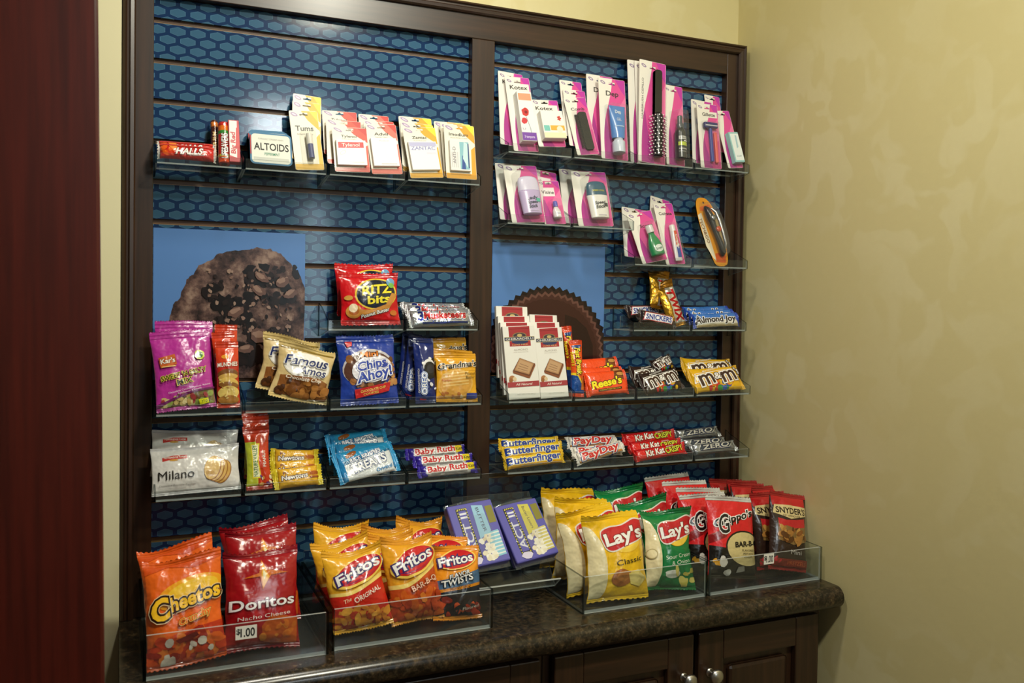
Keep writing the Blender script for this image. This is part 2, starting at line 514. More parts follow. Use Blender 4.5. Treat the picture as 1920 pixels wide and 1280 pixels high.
def mould(name, p0, p1, out, mat, m0=0, m1=0):
    """profile run from p0 to p1 in (x, z); out = outward direction; m0, m1 mitre signs"""
    p0, p1, out = Vector(p0), Vector(p1), Vector(out); d = (p1 - p0).normalized(); mb = MB(); n = len(prof)
    for i in range(n):
        a, b = prof[i], prof[(i + 1) % n]; q = []
        for (k, y), end, ms in ((a, p0, m0), (a, p1, m1), (b, p1, m1), (b, p0, m0)):
            r = end + out * k + d * (ms * k); q.append(Vector((r.x, y, r.y)) - L0)
        nn = (q[1] - q[0]).cross(q[3] - q[0]).normalized()
        mid = sum(q, Vector()) / 4 + L0; cen = Vector(((p0 + out * 0.012).x, 0, (p0 + out * 0.012).y))
        tt = mid - cen; ax = Vector((d.x, 0, d.y)); tt -= ax * tt.dot(ax)
        if nn.dot(tt) < 0: q = q[::-1]; nn = -nn
        mb.raw(q, [nn] * 4, [[0, 1, 2, 3]], hx('3B2417'))
    return mb.build(name, mat, fr)


mould('edge_moulding', (-0.0310, 0.816), (-0.0310, 2.042), (-1, 0), 'dark_wood_upright', 0, 1)
mould('edge_moulding', (1.342, 0.816), (1.342, 2.042), (1, 0), 'dark_wood_upright', 0, 1)
mould('edge_moulding', (-0.0310, 2.042), (1.342, 2.042), (0, 1), 'dark_wood_level', -1, 1)

GZ = [1.947 - 0.0762 * i for i in range(14)]
for x0, x1, lb in ((0.0005, 0.6375, 'blue hexagon patterned slat panel left of the centre post, holding mostly snacks'),
                   (0.6915, 1.3115, 'blue hexagon patterned slat panel right of the centre post, pink cards at top')):
    r = empty('slat_panel', lb, 'wall panel', 'blue hexagon slat panels', (x0, 0, 0.90))
    mb = MB(); tops = [1.9905] + [g - 0.0052 for g in GZ]; bots = [g + 0.0052 for g in GZ] + [0.817]
    for t, bz in zip(tops, bots): mb.box((0, 0, bz - 0.9), (x1 - x0, 0.011, t - 0.9))
    mb.build('panel_board', 'hexagon_laminate', r)
    for g in GZ:
        mb = MB(); mb.box((0, 0.0085, g - 0.006 - 0.9), (x1 - x0, 0.012, g + 0.006 - 0.9), '4A2E14', 0)
        mb.box((0, 0.0008, g - 0.0052 - 0.9), (x1 - x0, 0.0085, g - 0.0040 - 0.9), '8A6A3C', 1)
        mb.build('groove_insert', ['groove_brown', 'groove_lip'], r)

# posters
def flat(u, v, W, H): return np.stack([u * W / 2, np.full_like(u, -0.001), v * H], 1)


PW, PH = 0.286, 0.290
for key, x, lb in (('cookie', 0.1445, 'square poster of a dark chocolate cookie on blue, left panel'),
                   ('cup', 0.842, 'square poster of a ruffled chocolate peanut butter cup on blue, right panel')):
    mb = MB(); mb.box((-PW / 2, -0.001, 0), (PW / 2, 0, PH), '5A84C4')
    f = lambda u, v: flat(u, v, PW, PH); d = D(PW, PH, 0.00005); d.rect(0, 0, 1, 1, '5A86C6')
    if key == 'cookie':
        mb.decal(d, f, sub=False, lim=(-1, 0, 1, 1)); d = D(PW, PH, 0.00005)
        rn = random.Random(5); pts = [(0.09, 0.0), (0.10, 0.42), (0.13, 0.50), (0.17, 0.55), (0.21, 0.66), (0.25, 0.70), (0.29, 0.76), (0.36, 0.80), (0.42, 0.845), (0.52, 0.865), (0.62, 0.875), (0.67, 0.893), (0.76, 0.885), (0.83, 0.855), (0.89, 0.80), (0.93, 0.74), (0.97, 0.70), (1.0, 0.62), (1, 0)]
        fine = []
        for i in range(len(pts) - 1):
            for k in range(4):
                w = k / 4; fine.append((pts[i][0] * (1 - w) + pts[i + 1][0] * w + rn.uniform(-.005, .005), pts[i][1] * (1 - w) + pts[i + 1][1] * w + rn.uniform(-.005, .005)))
        fine.append((1, 0)); fine[0] = (0.09, 0); d.poly([(min(a, 1), max(b, 0)) for a, b in fine], '3A2A26')
        mb.decal(d, f, 0.0003, 1, sub=False, lim=(-1, 0, 1, 1)); d = D(PW, PH, 0.00005)
        for bx, nn_ in (((.60, .50, .94, .76), 46), ((.42, .36, .62, .52), 26), ((.55, .10, .80, .40), 40), ((.32, .50, .52, .66), 10)):
            d.blobs(nn_, bx, .035, ['140D0E', '1C1213', '231716'], int(bx[0] * 100), .8, .35)
        d.blobs(60, (.34, .30, .90, .74), .014, ['8E7266', '7C6055', '9A8072'], 77, .7, .3); d.blobs(50, (.38, .15, .93, .70), .012, ['2A1C1B', '1E1414'], 78, .7, .3)
        for cx, cy, a, bb, ro in ((.70, .69, .05, .03, -30), (.84, .66, .045, .035, 20), (.68, .60, .05, .03, -35), (.53, .45, .055, .032, 25), (.69, .29, .06, .05, 0), (.90, .58, .05, .03, 30), (.60, .20, .05, .03, 10)):
            d.ell(cx, cy, a, bb, '6A4E46', ro, 16, .16, int(cx * 100)); d.ell(cx - .008, cy + .010, a * .7, bb * .5, '96786A', ro, 12, .2, int(cy * 90))
        mb.decal(d, f, 0.0005, 0, sub=False, lim=(-1, 0, 1, 1))
    else:
        def ring(r, amp, ph=0, cx=.49, cy=.12): return [(cx + (r + amp * (1 if k % 2 else -1)) * math.cos(2 * math.pi * k / 104 + ph), cy + (r + amp * (1 if k % 2 else -1)) * math.sin(2 * math.pi * k / 104 + ph)) for k in range(104)]
        for r, amp, c, ph in ((.545, .013, '1C1114', 0), (.525, .012, '2E1C1C', .03), (.500, .012, '6E4A42', .0), (.478, .012, '4A2A26', 0), (.45, .004, '40221E', 0)): d.poly(ring(r, amp, ph), c)
        d.poly([(.62, .0), (.64, .45), (.74, .42), (.84, .34), (.9, .2), (.9, 0)], '2C1817')
        mb.decal(d, f, sub=False, lim=(-1, 0, 1, 1))
    o = mb.build('poster', ['poster_blue', 'poster_cookie']); o.location = (x, -0.0002, 1.264); tag(o, lb, 'poster')

# ---------------------------------------------------------------- worktop and cabinets
CT = 0.815
ct = empty('countertop', 'dark speckled stone look countertop with rounded front edge under the snack bins', 'countertop', loc=(0.66, 0, CT))
pts = [(-0.352, -0.046)] + [(-0.362 - 0.023 * math.sin(a), -0.023 + 0.023 * math.cos(a)) for a in np.linspace(math.pi, 0, 12)] + [(0.034, 0), (0.034, -0.030), (-0.345, -0.030)]
mb = MB(); n = len(pts); xa, xb = -0.0553 - 0.66, 1.372 - 0.66
nr = []
for i in range(n):
    y, z = pts[i]
    if 1 <= i <= 12: v = Vector((0, y + 0.362, z + 0.023)).normalized()
    else: v = None
    nr.append(v)
for i in range(n):
    a, b = pts[i], pts[(i + 1) % n]; d2 = Vector((0, b[0] - a[0], b[1] - a[1])); fl = Vector((0, -d2.z, d2.y)).normalized()
    if fl.dot(Vector((0, (a[0] + b[0]) / 2 + 0.18, (a[1] + b[1]) / 2 + 0.02))) < 0: fl = -fl
    na, nb = (nr[i] or fl, nr[(i + 1) % n] or fl) if (nr[i] and nr[(i + 1) % n]) else (fl, fl)
    q = [(xa, *a), (xb, *a), (xb, *b), (xa, *b)]; nn = [na, na, nb, nb]
    if (Vector(q[1]) - Vector(q[0])).cross(Vector(q[3]) - Vector(q[0])).dot(fl) < 0: q, nn = q[::-1], nn[::-1]
    mb.raw(q, nn, [[0, 1, 2, 3]], hx('2A2118'))
for x, sg in ((xa, -1), (xb, 1)):
    tr = tessellate_polygon([[Vector((p[0], p[1], 0)) for p in pts]])
    mb.raw([(x, *p) for p in pts], [(sg, 0, 0)] * n, [list(t) for t in tr], hx('2A2118'))
mb.build('worktop_slab', 'granite_laminate', ct)


def cabinet(x0, x1, doors, lb):
    c = empty('base_cabinet', lb, 'cabinet', 'dark wood base cabinets', (x0, 0, 0)); org = (x0, 0, 0)
    piece('carcass', c, [((x0, -0.322, 0.09), (x1, 0.03, 0.783)), ((x0, -0.27, 0.0), (x1, 0.03, 0.09))], 'dark_wood_upright', org, 0.001)
    for a, b, kx in doors:
        y0, z0, z1, s = -0.345, 0.10, 0.752, 0.062
        dr = piece('door', c, [((a + 0.004, -0.330, z0 + 0.004), (b - 0.004, -0.324, z1 - 0.004))], 'dark_wood_upright', org, 0.001)
        for p, q in ((a, a + s), (b - s, b)): piece('door_stile', dr, [((p, y0, z0), (q, -0.3302, z1))], 'dark_wood_upright', org, 0.0025)
        for p, q in ((z1 - s, z1), (z0, z0 + s)): piece('door_rail', dr, [((a + s, y0, p), (b - s, -0.3302, q))], 'dark_wood_level', org, 0.002)
        mb = MB(); X0, X1, Z0, Z1 = a + s - x0, b - s - x0, z0 + s, z1 - s
        mb.box((X0 + 0.018, -0.341, Z0 + 0.018), (X1 - 0.018, -0.3302, Z1 - 0.018), bev=0.008)
        mb.build('raised_panel', 'dark_wood_upright', dr)
        if kx:
            mb = MB(); prof2 = [(0.0001, 0.0), (0.009, 0.0), (0.009, 0.002), (0.0045, 0.004), (0.004, 0.014), (0.006, 0.018), (0.0135, 0.021), (0.0155, 0.025), (0.0135, 0.029), (0.008, 0.032), (0.0001, 0.033)]
            mb.lathe(prof2, '9E9A92', 0, 20); k = mb.build('knob', 'brushed_nickel', dr, (kx - x0, y0, 0.668)); k.rotation_euler = (math.radians(90), 0, 0)


cabinet(-0.0550, 0.680, [(-0.02, 0.315, None), (0.331, 0.666, None)], 'dark wood base cabinet at far left beneath the orange chip bags')
cabinet(0.681, 1.360, [(0.696, 1.012, 0.988), (1.024, 1.338, 1.052)], 'dark wood base cabinet with two round nickel knobs, beside the tan wall')

# ---------------------------------------------------------------- clear acrylic trays and bins
T3 = 0.003


def slab(mb, a, b):
    """clear sheet whose thin edges catch the light"""
    bm = bmesh.new(); bmesh.ops.create_cube(bm, size=1)
    for v in bm.verts: v.co = Vector([(a[i] + b[i]) / 2 + v.co[i] * (b[i] - a[i]) for i in range(3)])
    sz = [b[i] - a[i] for i in range(3)]; th = sz.index(min(sz)); bm.normal_update()
    for f in bm.faces:
        ax = max(range(3), key=lambda i: abs(f.normal[i]))
        mb.raw([v.co for v in f.verts], [f.normal] * 4, [[0, 1, 2, 3]], hx('D0D8D6'), 0 if ax == th else 1)
    bm.free()


def sheet(mb, pts, x0, x1):
    """upright side sheet: outline in (y, z) from x0 to x1"""
    tr = tessellate_polygon([[Vector((a, b, 0)) for a, b in pts]]); n = len(pts)
    for x, sg in ((x0, -1), (x1, 1)):
        F = []
        for t in tr:
            a, b, c = [Vector((x, *pts[i])) for i in t]
            F.append(list(t) if (b - a).cross(c - a).x * sg > 0 else list(t)[::-1])
        mb.raw([(x, *p) for p in pts], [(sg, 0, 0)] * n, F, hx('D0D8D6'), 0)
    ar = sum(pts[i][0] * pts[(i + 1) % n][1] - pts[(i + 1) % n][0] * pts[i][1] for i in range(n))
    for i in range(n):
        a, b = pts[i], pts[(i + 1) % n]; d = Vector((b[0] - a[0], b[1] - a[1])); o = Vector((d.y, -d.x)).normalized() * (1 if ar > 0 else -1)
        mb.raw([(x0, *a), (x1, *a), (x1, *b), (x0, *b)], [(0, o.x, o.y)] * 4, [[0, 1, 2, 3]], hx('D0D8D6'), 1)


AC = ['clear_acrylic', 'acrylic_edge']


def tray(x0, x1, z, dep, lb, grp, side=0.05, lip=0.017):
    w = x1 - x0 - 0.001; bk = -0.0215 if x1 > 1.31 else -0.001; r = empty('acrylic_tray', lb, 'shelf tray', grp, (x0, 0, z))
    mb = MB(); slab(mb, (T3, -dep, -T3), (w - T3, bk, 0)); mb.build('tray_floor', AC, r)
    mb = MB(); slab(mb, (T3, -dep - T3, -T3), (w - T3, -dep, lip)); mb.build('front_lip', AC, r)
    for xs in (0, w - T3):
        mb = MB(); sheet(mb, [(-dep - T3, -T3), (bk, -0.018), (bk, side), (-dep * 0.35, side * 0.85), (-dep - T3, lip)], xs, xs + T3); mb.build('side_panel', AC, r)
    mb = MB(); slab(mb, (0.02, bk, 0.004), (w - 0.04, -0.0005, 0.007)); slab(mb, (0.02, bk - T3, 0.004), (w - 0.04, bk, 0.03)); mb.build('back_hook', AC, r)
    return r


XL = [0.001, 0.156, 0.315, 0.474, 0.6365]; XR = [0.6925, 0.850, 1.009, 1.169, 1.329]
def row(xs, idx, z, dep, grp, lbs):
    for i, lb in zip(idx, lbs): tray(xs[i], xs[i + 1], z, dep, lb, grp)


row(XL, range(4), 1.668, 0.085, 'clear trays of the upper left shelf', ['clear tray under the red cough drop and mint rolls', 'clear tray under the white mint tins and tall yellow antacid card', 'clear tray under the two red cornered medicine card stacks', 'clear tray under the two yellow medicine card stacks'])
row(XR, range(4), 1.742, 0.09, 'clear trays of the top right shelf', ['clear tray under the white boxed pink cards beside centre post', 'clear tray under the black comb and blue tube cards', 'clear tray under the long black brush cards', 'clear tray under the razor and soap cards by right frame'])
row(XR, range(2), 1.591, 0.09, 'clear trays under the deodorant cards', ['clear tray under the lavender deodorant and eye drop cards', 'clear tray under the white deodorant with dark teal cap'])
row(XR, (2, 3), 1.512, 0.09, 'clear trays under mouthwash and headset', ['clear tray under the green mouthwash and toothpaste cards', 'clear tray under the orange oval headset pack'])
row(XR, (2, 3), 1.362, 0.09, 'clear trays under the nut bars', ['clear tray under the dark brown bars and gold bar', 'clear tray under the blue almond bars'])
row(XR, range(4), 1.211, 0.11, 'clear trays of the middle right shelf', ['clear tray under the white chocolate cartons', 'clear tray under the orange peanut butter cup packs', 'clear tray under the dark brown candy pouches', 'clear tray under the yellow candy pouches'])
row(XR, range(4), 1.060, 0.11, 'clear trays of the lower right shelf', ['clear tray under the yellow butter bars', 'clear tray under the white and red peanut bars', 'clear tray under the red wafer bars', 'clear tray under the silver bars by right frame'])
row(XL, (2, 3), 1.364, 0.085, 'clear trays under cracker bag and silver bars', ['clear tray under the red cracker bags', 'clear tray under the silver candy bars'])
row(XL, range(4), 1.210, 0.11, 'clear trays of the middle left shelf', ['clear tray under the pink trail mix bags', 'clear tray under the cream and gold cookie bags', 'clear tray under the blue chocolate chip cookie bag', 'clear tray under the navy and amber cookie packs'])
row(XL, range(4), 1.056, 0.11, 'clear trays of the lower left shelf', ['clear tray under the white cookie pouches', 'clear tray under the granola bars and yellow fig packs', 'clear tray under the blue and white crispy treats', 'clear tray under the purple and silver nut bars'])


def bin_(x0, x1, lb, price=None, hgt=0.072, back=-0.036, f=-0.312, tall=False):
    w = x1 - x0; r = empty('acrylic_bin', lb, 'bin', 'clear counter bins', (x0, 0, CT + 0.0005)); th = 0.005
    mb = MB(); slab(mb, (th, f, 0), (w - th, back, th)); mb.build('bin_floor', AC, r)
    mb = MB(); slab(mb, (th, f - th, 0), (w - th, f, hgt)); fp = mb.build('front_panel', AC, r)
    mb = MB(); slab(mb, (th, back, 0), (w - th, back + th, 0.10)); mb.build('back_panel', AC, r)
    for xs in (0, w - th):
        mb = MB(); sheet(mb, [(f - th, 0), (back + th, 0), (back + th, 0.078), (f - th, hgt)] if not (tall and xs == 0) else [(f - th, 0), (back + th, 0), (back + th, 0.16), (f - th, 0.15)], xs, xs + th); mb.build('side_panel', AC, r)
    if price:
        px, pz, pw, ph, tl = price; mb = MB(); mb.box((-pw / 2, -0.0004, 0), (pw / 2, 0, ph), 'F2EFE6'); d = D(pw, ph, 0.00005)
        d.text('1.00', 0.57, 0.5, 0.62, '1A1A1A', 0.66, b=0.03); d.text('$', 0.13, 0.62, 0.40, '1A1A1A', b=0.03)
        mb.decal(d, lambda u, v: np.stack([u * pw / 2, np.full_like(u, -0.0004), v * ph], 1), sub=False, lim=(-1, 0, 1, 1))
        o = mb.build('price_label', 'card_stock', fp, (px - x0, f - th - 0.0003, pz)); o.rotation_euler = (0, math.radians(tl), 0); o['label'] = 'white price sticker reading 1.00'


bin_(-0.022, 0.272, 'clear bin at far left with orange and dark red chip bags', (0.135, 0.046, 0.034, 0.022, 0), f=-0.322)
bin_(0.279, 0.580, 'clear bin left of the popcorn with yellow corn chip bags')
bin_(0.768, 1.063, 'clear bin right of the popcorn with yellow and green potato chip bags')
bin_(1.066, 1.3705, 'clear bin against the tan wall with red chip and pretzel bags', (1.222, 0.050, 0.027, 0.022, 0))

# sloping holder for the popcorn
r = empty('popcorn_rack', 'clear sloping rack between the bins holding two purple popcorn packs', 'rack', loc=(0.668, 0, 0.88))
tl = math.radians(40); ca, sa = math.cos(tl), math.sin(tl)
def slope(mb, x0, x1, s0, s1, t0, t1):
    bm = bmesh.new(); bmesh.ops.create_cube(bm, size=1)
    A, B = (x0, s0, t0), (x1, s1, t1)
    for v in bm.verts: v.co = Vector([(A[i] + B[i]) / 2 + v.co[i] * (B[i] - A[i]) for i in range(3)])
    bm.transform(Matrix.Translation((0, -0.215, 0)) @ Matrix.Rotation(math.radians(51), 4, 'X')); bm.normal_update()
    for f in bm.faces: mb.raw([v.co for v in f.verts], [f.normal] * 4, [[0, 1, 2, 3]], hx('D0D8D6'), 0 if f.calc_area() > 0.002 else 1)
    bm.free()
mb = MB(); slope(mb, -0.084, 0.096, -0.026, 0.19, -0.034, -0.031); mb.build('sloping_plate', AC, r)
mb = MB(); slope(mb, -0.084, 0.096, -0.026, -0.023, -0.034, 0.002); mb.build('front_lip', AC, r)
mb = MB(); slab(mb, (-0.084, -0.034, -0.055), (0.097, -0.031, 0.165)); mb.build('back_plate', AC, r)


# ---------------------------------------------------------------- package shapes
def pouch_f(W, H, T, ts, bs, seed=0, pinch=0.05, curl=0.006, wr=0.0016, flat=0.55, sag=0.25, cr=0.0004, rag=0.004):
    rn = random.Random(seed); ph = [rn.uniform(0, 6.3) for _ in range(8)]

    CR = [(rn.uniform(-2.6, 2.6), rn.uniform(-4, 4), rn.uniform(0, 6.3)) for _ in range(4)]

    def f(u, v, side=1):
        u = np.asarray(u, float); v = np.asarray(v, float); z = v * H
        t = np.clip((z - bs) / (H - ts - bs), 0, 1); s = np.sin(np.pi * t); a = np.maximum(s, 0) ** flat * (1 + sag * (0.5 - t))
        hw = W / 2 * (1 - pinch * np.maximum(s, 0) ** 0.7 + rag * 1.2 * s * np.sin(v * 11 + ph[6]) * np.sign(u + 1e-9) * (0.6 + 0.4 * np.sin(v * 17 + ph[7])))
        e = np.maximum(1 - np.abs(u) ** 2.6, 0) ** 0.7
        d = T / 2 * a * e
        top = np.exp(-((1 - t) / 0.16) ** 2); bot = np.exp(-(t / 0.13) ** 2)
        folds = top * np.sin(u * 8 + ph[0]) + bot * np.sin(u * 9 + ph[1]) + 0.5 * np.sin(u * 3.1 + t * 5 + ph[2]) * np.sin(t * 7 - u * 2 + ph[3])
        w = wr * folds * e * np.clip(s * 3, 0, 1)
        k = np.clip((v - 0.80) / 0.2, 0, 1)
        cy = curl * k ** 2 * np.sin(u * 2.2 + ph[4]) + 0.4 * curl * np.clip((0.2 - v) / 0.2, 0, 1) ** 2 * np.sin(u * 2.6 + ph[5])
        for m1, m2, m3 in CR:
            w = w + cr * e * np.clip(s * 2.2, 0, 1) * (np.exp(-np.sin(u * m1 + t * m2 + m3) ** 2 / 0.10) - 0.25)
        y = cy - d - w if side == 1 else cy + 0.75 * d
        k2 = np.clip((v - 0.7) / 0.3, 0, 1); z = z + rag * H * k2 ** 2 * (np.sin(u * 2.3 + ph[6]) + 1.5 * (np.abs(u) ** 2.5 - 0.3)) + 0.5 * rag * H * np.clip((0.25 - v) / 0.25, 0, 1) ** 2 * np.sin(u * 2 + ph[7])
        return np.stack([u * hw + rag * W * np.sin(v * 4 + ph[4]) * 0.5, y, z], 1)
    return f


def pouch(name, W, H, T, des, base, seal=None, mat='glossy_film', ts=0.010, bs=0.008, seed=1, pinch=0.05, curl=0.006, wr=0.0016, flat=0.55, body='bag_body', zig=True, sag=0.25, seal2=None, cr=0.0004, rag=0.004):
    r = empty(name); f = pouch_f(W, H, T, ts, bs, seed, pinch, curl, wr, flat, sag, cr, rag); g = lambda u, v: f(u, v, -1)
    mb = MB(); v0, v1 = bs / H, 1 - ts / H
    mb.surf(f, 48, 48, base, 0, v0=v0, v1=v1); mb.surf(g, 14, 18, base, 0, v0=v0, v1=v1, flip=True)
    d = D(W, H, 0.00017); des(d); mb.decal(d, f, 0.00025 + cr * 0.2, mx=0.0028, lim=(-0.985, v0 + 0.002, 0.985, v1 - 0.002)); mb.build(body, mat, r)
    for nm, a, b, sc in (('top_seal', v1, 1, seal or base), ('bottom_seal', 0, v0, seal2 or seal or base)):
        def fs(u, v, sg=-1, a=a, b=b, nm=nm):
            u = np.asarray(u, float); v = np.asarray(v, float); P = f(u, a + (b - a) * v); m = f(u, np.full_like(v, a if nm[0] == 't' else b))
            P[:, 1] = P[:, 1] + sg * (0.0004 + 0.00025 * np.sin(v * 25))
            if zig: P[:, 2] += (0.0010 * np.sign(np.sin(u * W * 1100))) * ((v > .99) * 1.0 if nm[0] == 't' else (v < .01) * -1.0)
            return P
        mb = MB(); mb.surf(lambda u, v: fs(u, v, -1), 60 if zig else 24, 6, sc); mb.surf(lambda u, v: fs(u, v, 1), 60 if zig else 24, 6, sc, flip=True); mb.build(nm, mat, r)
    return r


def bar_f(W, H, Dp, es, seed, sq=3.5, tw=0.0012):
    rn = random.Random(seed); ph = [rn.uniform(0, 6.3) for _ in range(6)]

    def f(u, v, side=1):
        u = np.asarray(u, float); v = np.asarray(v, float); x = u * W / 2; t = np.clip((x + W / 2 - es) / (W - 2 * es), 0, 1); q = np.abs(2 * t - 1)
        a = np.maximum(1 - q ** 7, 0) ** 0.5; s = 2 * v - 1; e = np.maximum(1 - np.abs(s) ** sq, 0) ** 0.55
        hh = H / 2 * (0.92 + 0.08 * (1 - a)); ed = np.exp(-((1 - q) / 0.10) ** 2)
        w = tw * e * (ed * np.sin(s * 6 + ph[0]) + 0.35 * np.sin(u * 7 + s * 2 + ph[1])) * np.clip(a * 2, 0, 1)
        d = Dp / 2 * a * e
        return np.stack([x, (-d - w) if side == 1 else d, H / 2 + s * hh], 1)
    return f


def bar(name, W, H, Dp, des, base, fin=None, mat='bar_film', es=0.007, seed=1, sq=3.5, tw=0.0012, tilt=0):
    r = empty(name); f = bar_f(W, H, Dp, es, seed, sq, tw); g = lambda u, v: f(u, v, -1); mb = MB(); k = 1 - 2 * es / W
    mb.surf(f, 36, 16, base, u0=-k, u1=k); mb.surf(g, 16, 10, base, u0=-k, u1=k, flip=True)
    d = D(W, H, 0.00015); des(d); mb.decal(d, f, 0.0003, lim=(-k * 0.995, 0.01, k * 0.995, 0.99), mx=0.0025); mb.build('wrapper', mat, r)
    for sg in (-1, 1):
        def fs(u, v, o):
            uu = (k + (1 - k) * (u + 1) / 2); P = f(sg * uu, v); P[:, 1] += o * (0.0004 + 0.0003 * np.sin(u * 12)) + 0.002 * (u + 1) * np.sin(v * 5 + seed)
            P[:, 0] += sg * 0.0008 * np.sign(np.sin(v * H * 1200)) * ((u > .99) * 1.0); return P
        mb = MB(); mb.surf(lambda u, v: fs(u, v, -1), 6, 30, fin or base, flip=sg < 0); mb.surf(lambda u, v: fs(u, v, 1), 6, 30, fin or base, flip=sg > 0); mb.build('end_fin', mat, r)
    return r


def card_sheet(W, H, des, edge='E9E4DA', rad=0.004, slot=(0.5, 0.93), th=0.0007, outline=None, slotw=0.016):
    mb = MB(); pts = outline or rrect(W, H, rad); hole = []
    if slot:
        sx, sz = (slot[0] - 0.5) * W, slot[1] * H; a = slotw / 2
        hole = [[(sx - a, sz - .0016), (sx + a, sz - .0016), (sx + a, sz + .0010), (sx + .0035, sz + .0014), (sx, sz + .0045), (sx - .0035, sz + .0014), (sx - a, sz + .0010)]]
    mb.prism(pts, 0, th, edge, 0, hole)
    d = D(W, H, 0.00004); des(d); m = 0.0006
    f = lambda u, v: np.stack([u * W / 2, np.full_like(u, 0.0), v * H], 1)
    # keep the printing off the hanging slot
    if slot:
        box = (sx - a, sz - .0016, sx + a, sz + .0012)
        L = []
        for t, c, k in d.L:
            for lim in ((-1, -1, box[0], 9), (box[2], -1, 9, 9), (box[0], -1, box[2], box[1]), (box[0], box[3] + .0035, box[2], 9)):
                q = clip(t, *lim)
                if len(q): L.append((q, c, k))
        d.L = L
    mb.decal(d, f, 0.00004, 0, sub=False, lim=(-1 + 2 * m / W, m / H, 1 - 2 * m / W, 1 - m / H))
    return mb


def bubble(r, W, H, x0, z0, w, h, dep, rad=0.005, wall=0.85):
    """clear formed plastic over the product"""
    mb = MB(); n = 5; a = rrect(w, h, rad, n); b = [(p[0] * wall, h / 2 + (p[1] - h / 2) * (0.5 + wall / 2)) for p in a]; k = len(a)
    V0 = [Vector((p[0] + x0, -0.0003, p[1] + z0)) for p in a]; V1 = [Vector((p[0] + x0, -dep, p[1] + z0)) for p in b]
    for i in range(k):
        j = (i + 1) % k; q = [V0[i], V0[j], V1[j], V1[i]]; nn = (q[1] - q[0]).cross(q[3] - q[0]).normalized()
        mid = sum(q, Vector()) / 4; o = Vector((mid.x - x0, 0, mid.z - z0 - h / 2))
        if nn.dot(o) < 0: q, nn = q[::-1], -nn
        mb.raw(q, [nn] * 4, [[0, 1, 2, 3]], hx('FFFFFF'))
    mb.raw(V1, [(0, -1, 0)] * k, [list(range(k))], hx('FFFFFF'))
    return mb.build('clear_blister', 'clear_film', r)


def pink(text=None, tx=0.42, ty=0.80, th=0.07, tw=None, tc='3A3636', swoop=1.0):
    def des(d):
        d.rect(0, 0, 1, 1, 'E0509A'); d.poly([(0, 0), (.6, 0), (.35, .3), (.2, .55), (0, .6)], 'B23C8E'); d.poly([(.55, .55), (1, .8), (1, .45), (.7, .4)], 'EE74AC')
        d.poly([(.62, 1), (1, 1), (1, .80), (.85, .86)], 'C43AA8')
        d.poly([(0, 0), (0, 1)] + sm([(.52 * swoop, 1), (.47 * swoop, .86), (.36 * swoop, .70), (.24 * swoop, .55), (.16 * swoop, .38), (.13 * swoop, .2), (.14 * swoop, 0)]), 'EFEBE2')
        if text: d.rect(0.04, ty - th * 0.9, 0.95, ty + th * 0.9, 'EFEBE2') if swoop > 1.2 else None
        d.ell(.17, .945, .10, .022 * d.W / d.H * 2.2, '9A86A8', -25); d.ell(.17, .945, .05, .009 * d.W / d.H * 2, 'EFEBE2', -25)
        if text: d.text(text, tx, ty, th, tc, tw, b=0.03)
    return des


def medic(c, c2, text, sub=None, ty=0.79, th=0.06, tw=0.5, tc='3A3A38'):
    def des(d):
        d.rect(0, 0, 1, 1, 'EFEAD8'); d.poly([(.42, 1), (1, 1), (1, .66), (.62, .84)], c); d.poly([(.70, 1), (1, 1), (1, .80)], c2)
        d.rect(0, 0, 1, .10, c); d.poly([(1, 0), (1, .62), (.86, .55), (.84, 0)], c)
        d.ell(.17, .935, .13, .03, 'A890B8', -25); d.ell(.17, .935, .08, .014, 'D8CCE0', -25)
        d.text(text, .47, ty, th, tc, tw, b=.03)
        if sub: d.text(sub, .47, ty - th * 1.15, th * .35, '8A8680', tw * .9)
    return des


def card(name, W, H, des, slot=(0.5, 0.93), slotw=0.016, rad=0.004):
    r = empty(name); card_sheet(W, H, des, slot=slot, slotw=min(slotw, W * 0.36), rad=rad).build('backing_card', 'card_stock', r); return r


def pbox(r, W, H, x0, z0, w, h, dep, des, base, name='inner_box', y=-0.001, mat='card_stock', bev=0.0008):
    """printed box held on a card; x0 from card centre, z0 up"""
    mb = MB(); mb.box((x0 - w / 2, y - dep, z0), (x0 + w / 2, y, z0 + h), base, bev=bev)
    d = D(w, h, 0.00005); des(d); mb.decal(d, lambda u, v: np.stack([x0 + u * w / 2, np.full_like(u, y - dep), z0 + v * h], 1), sub=False, lim=(-.985, .012, .985, .988))
    return mb.build(name, mat, r)


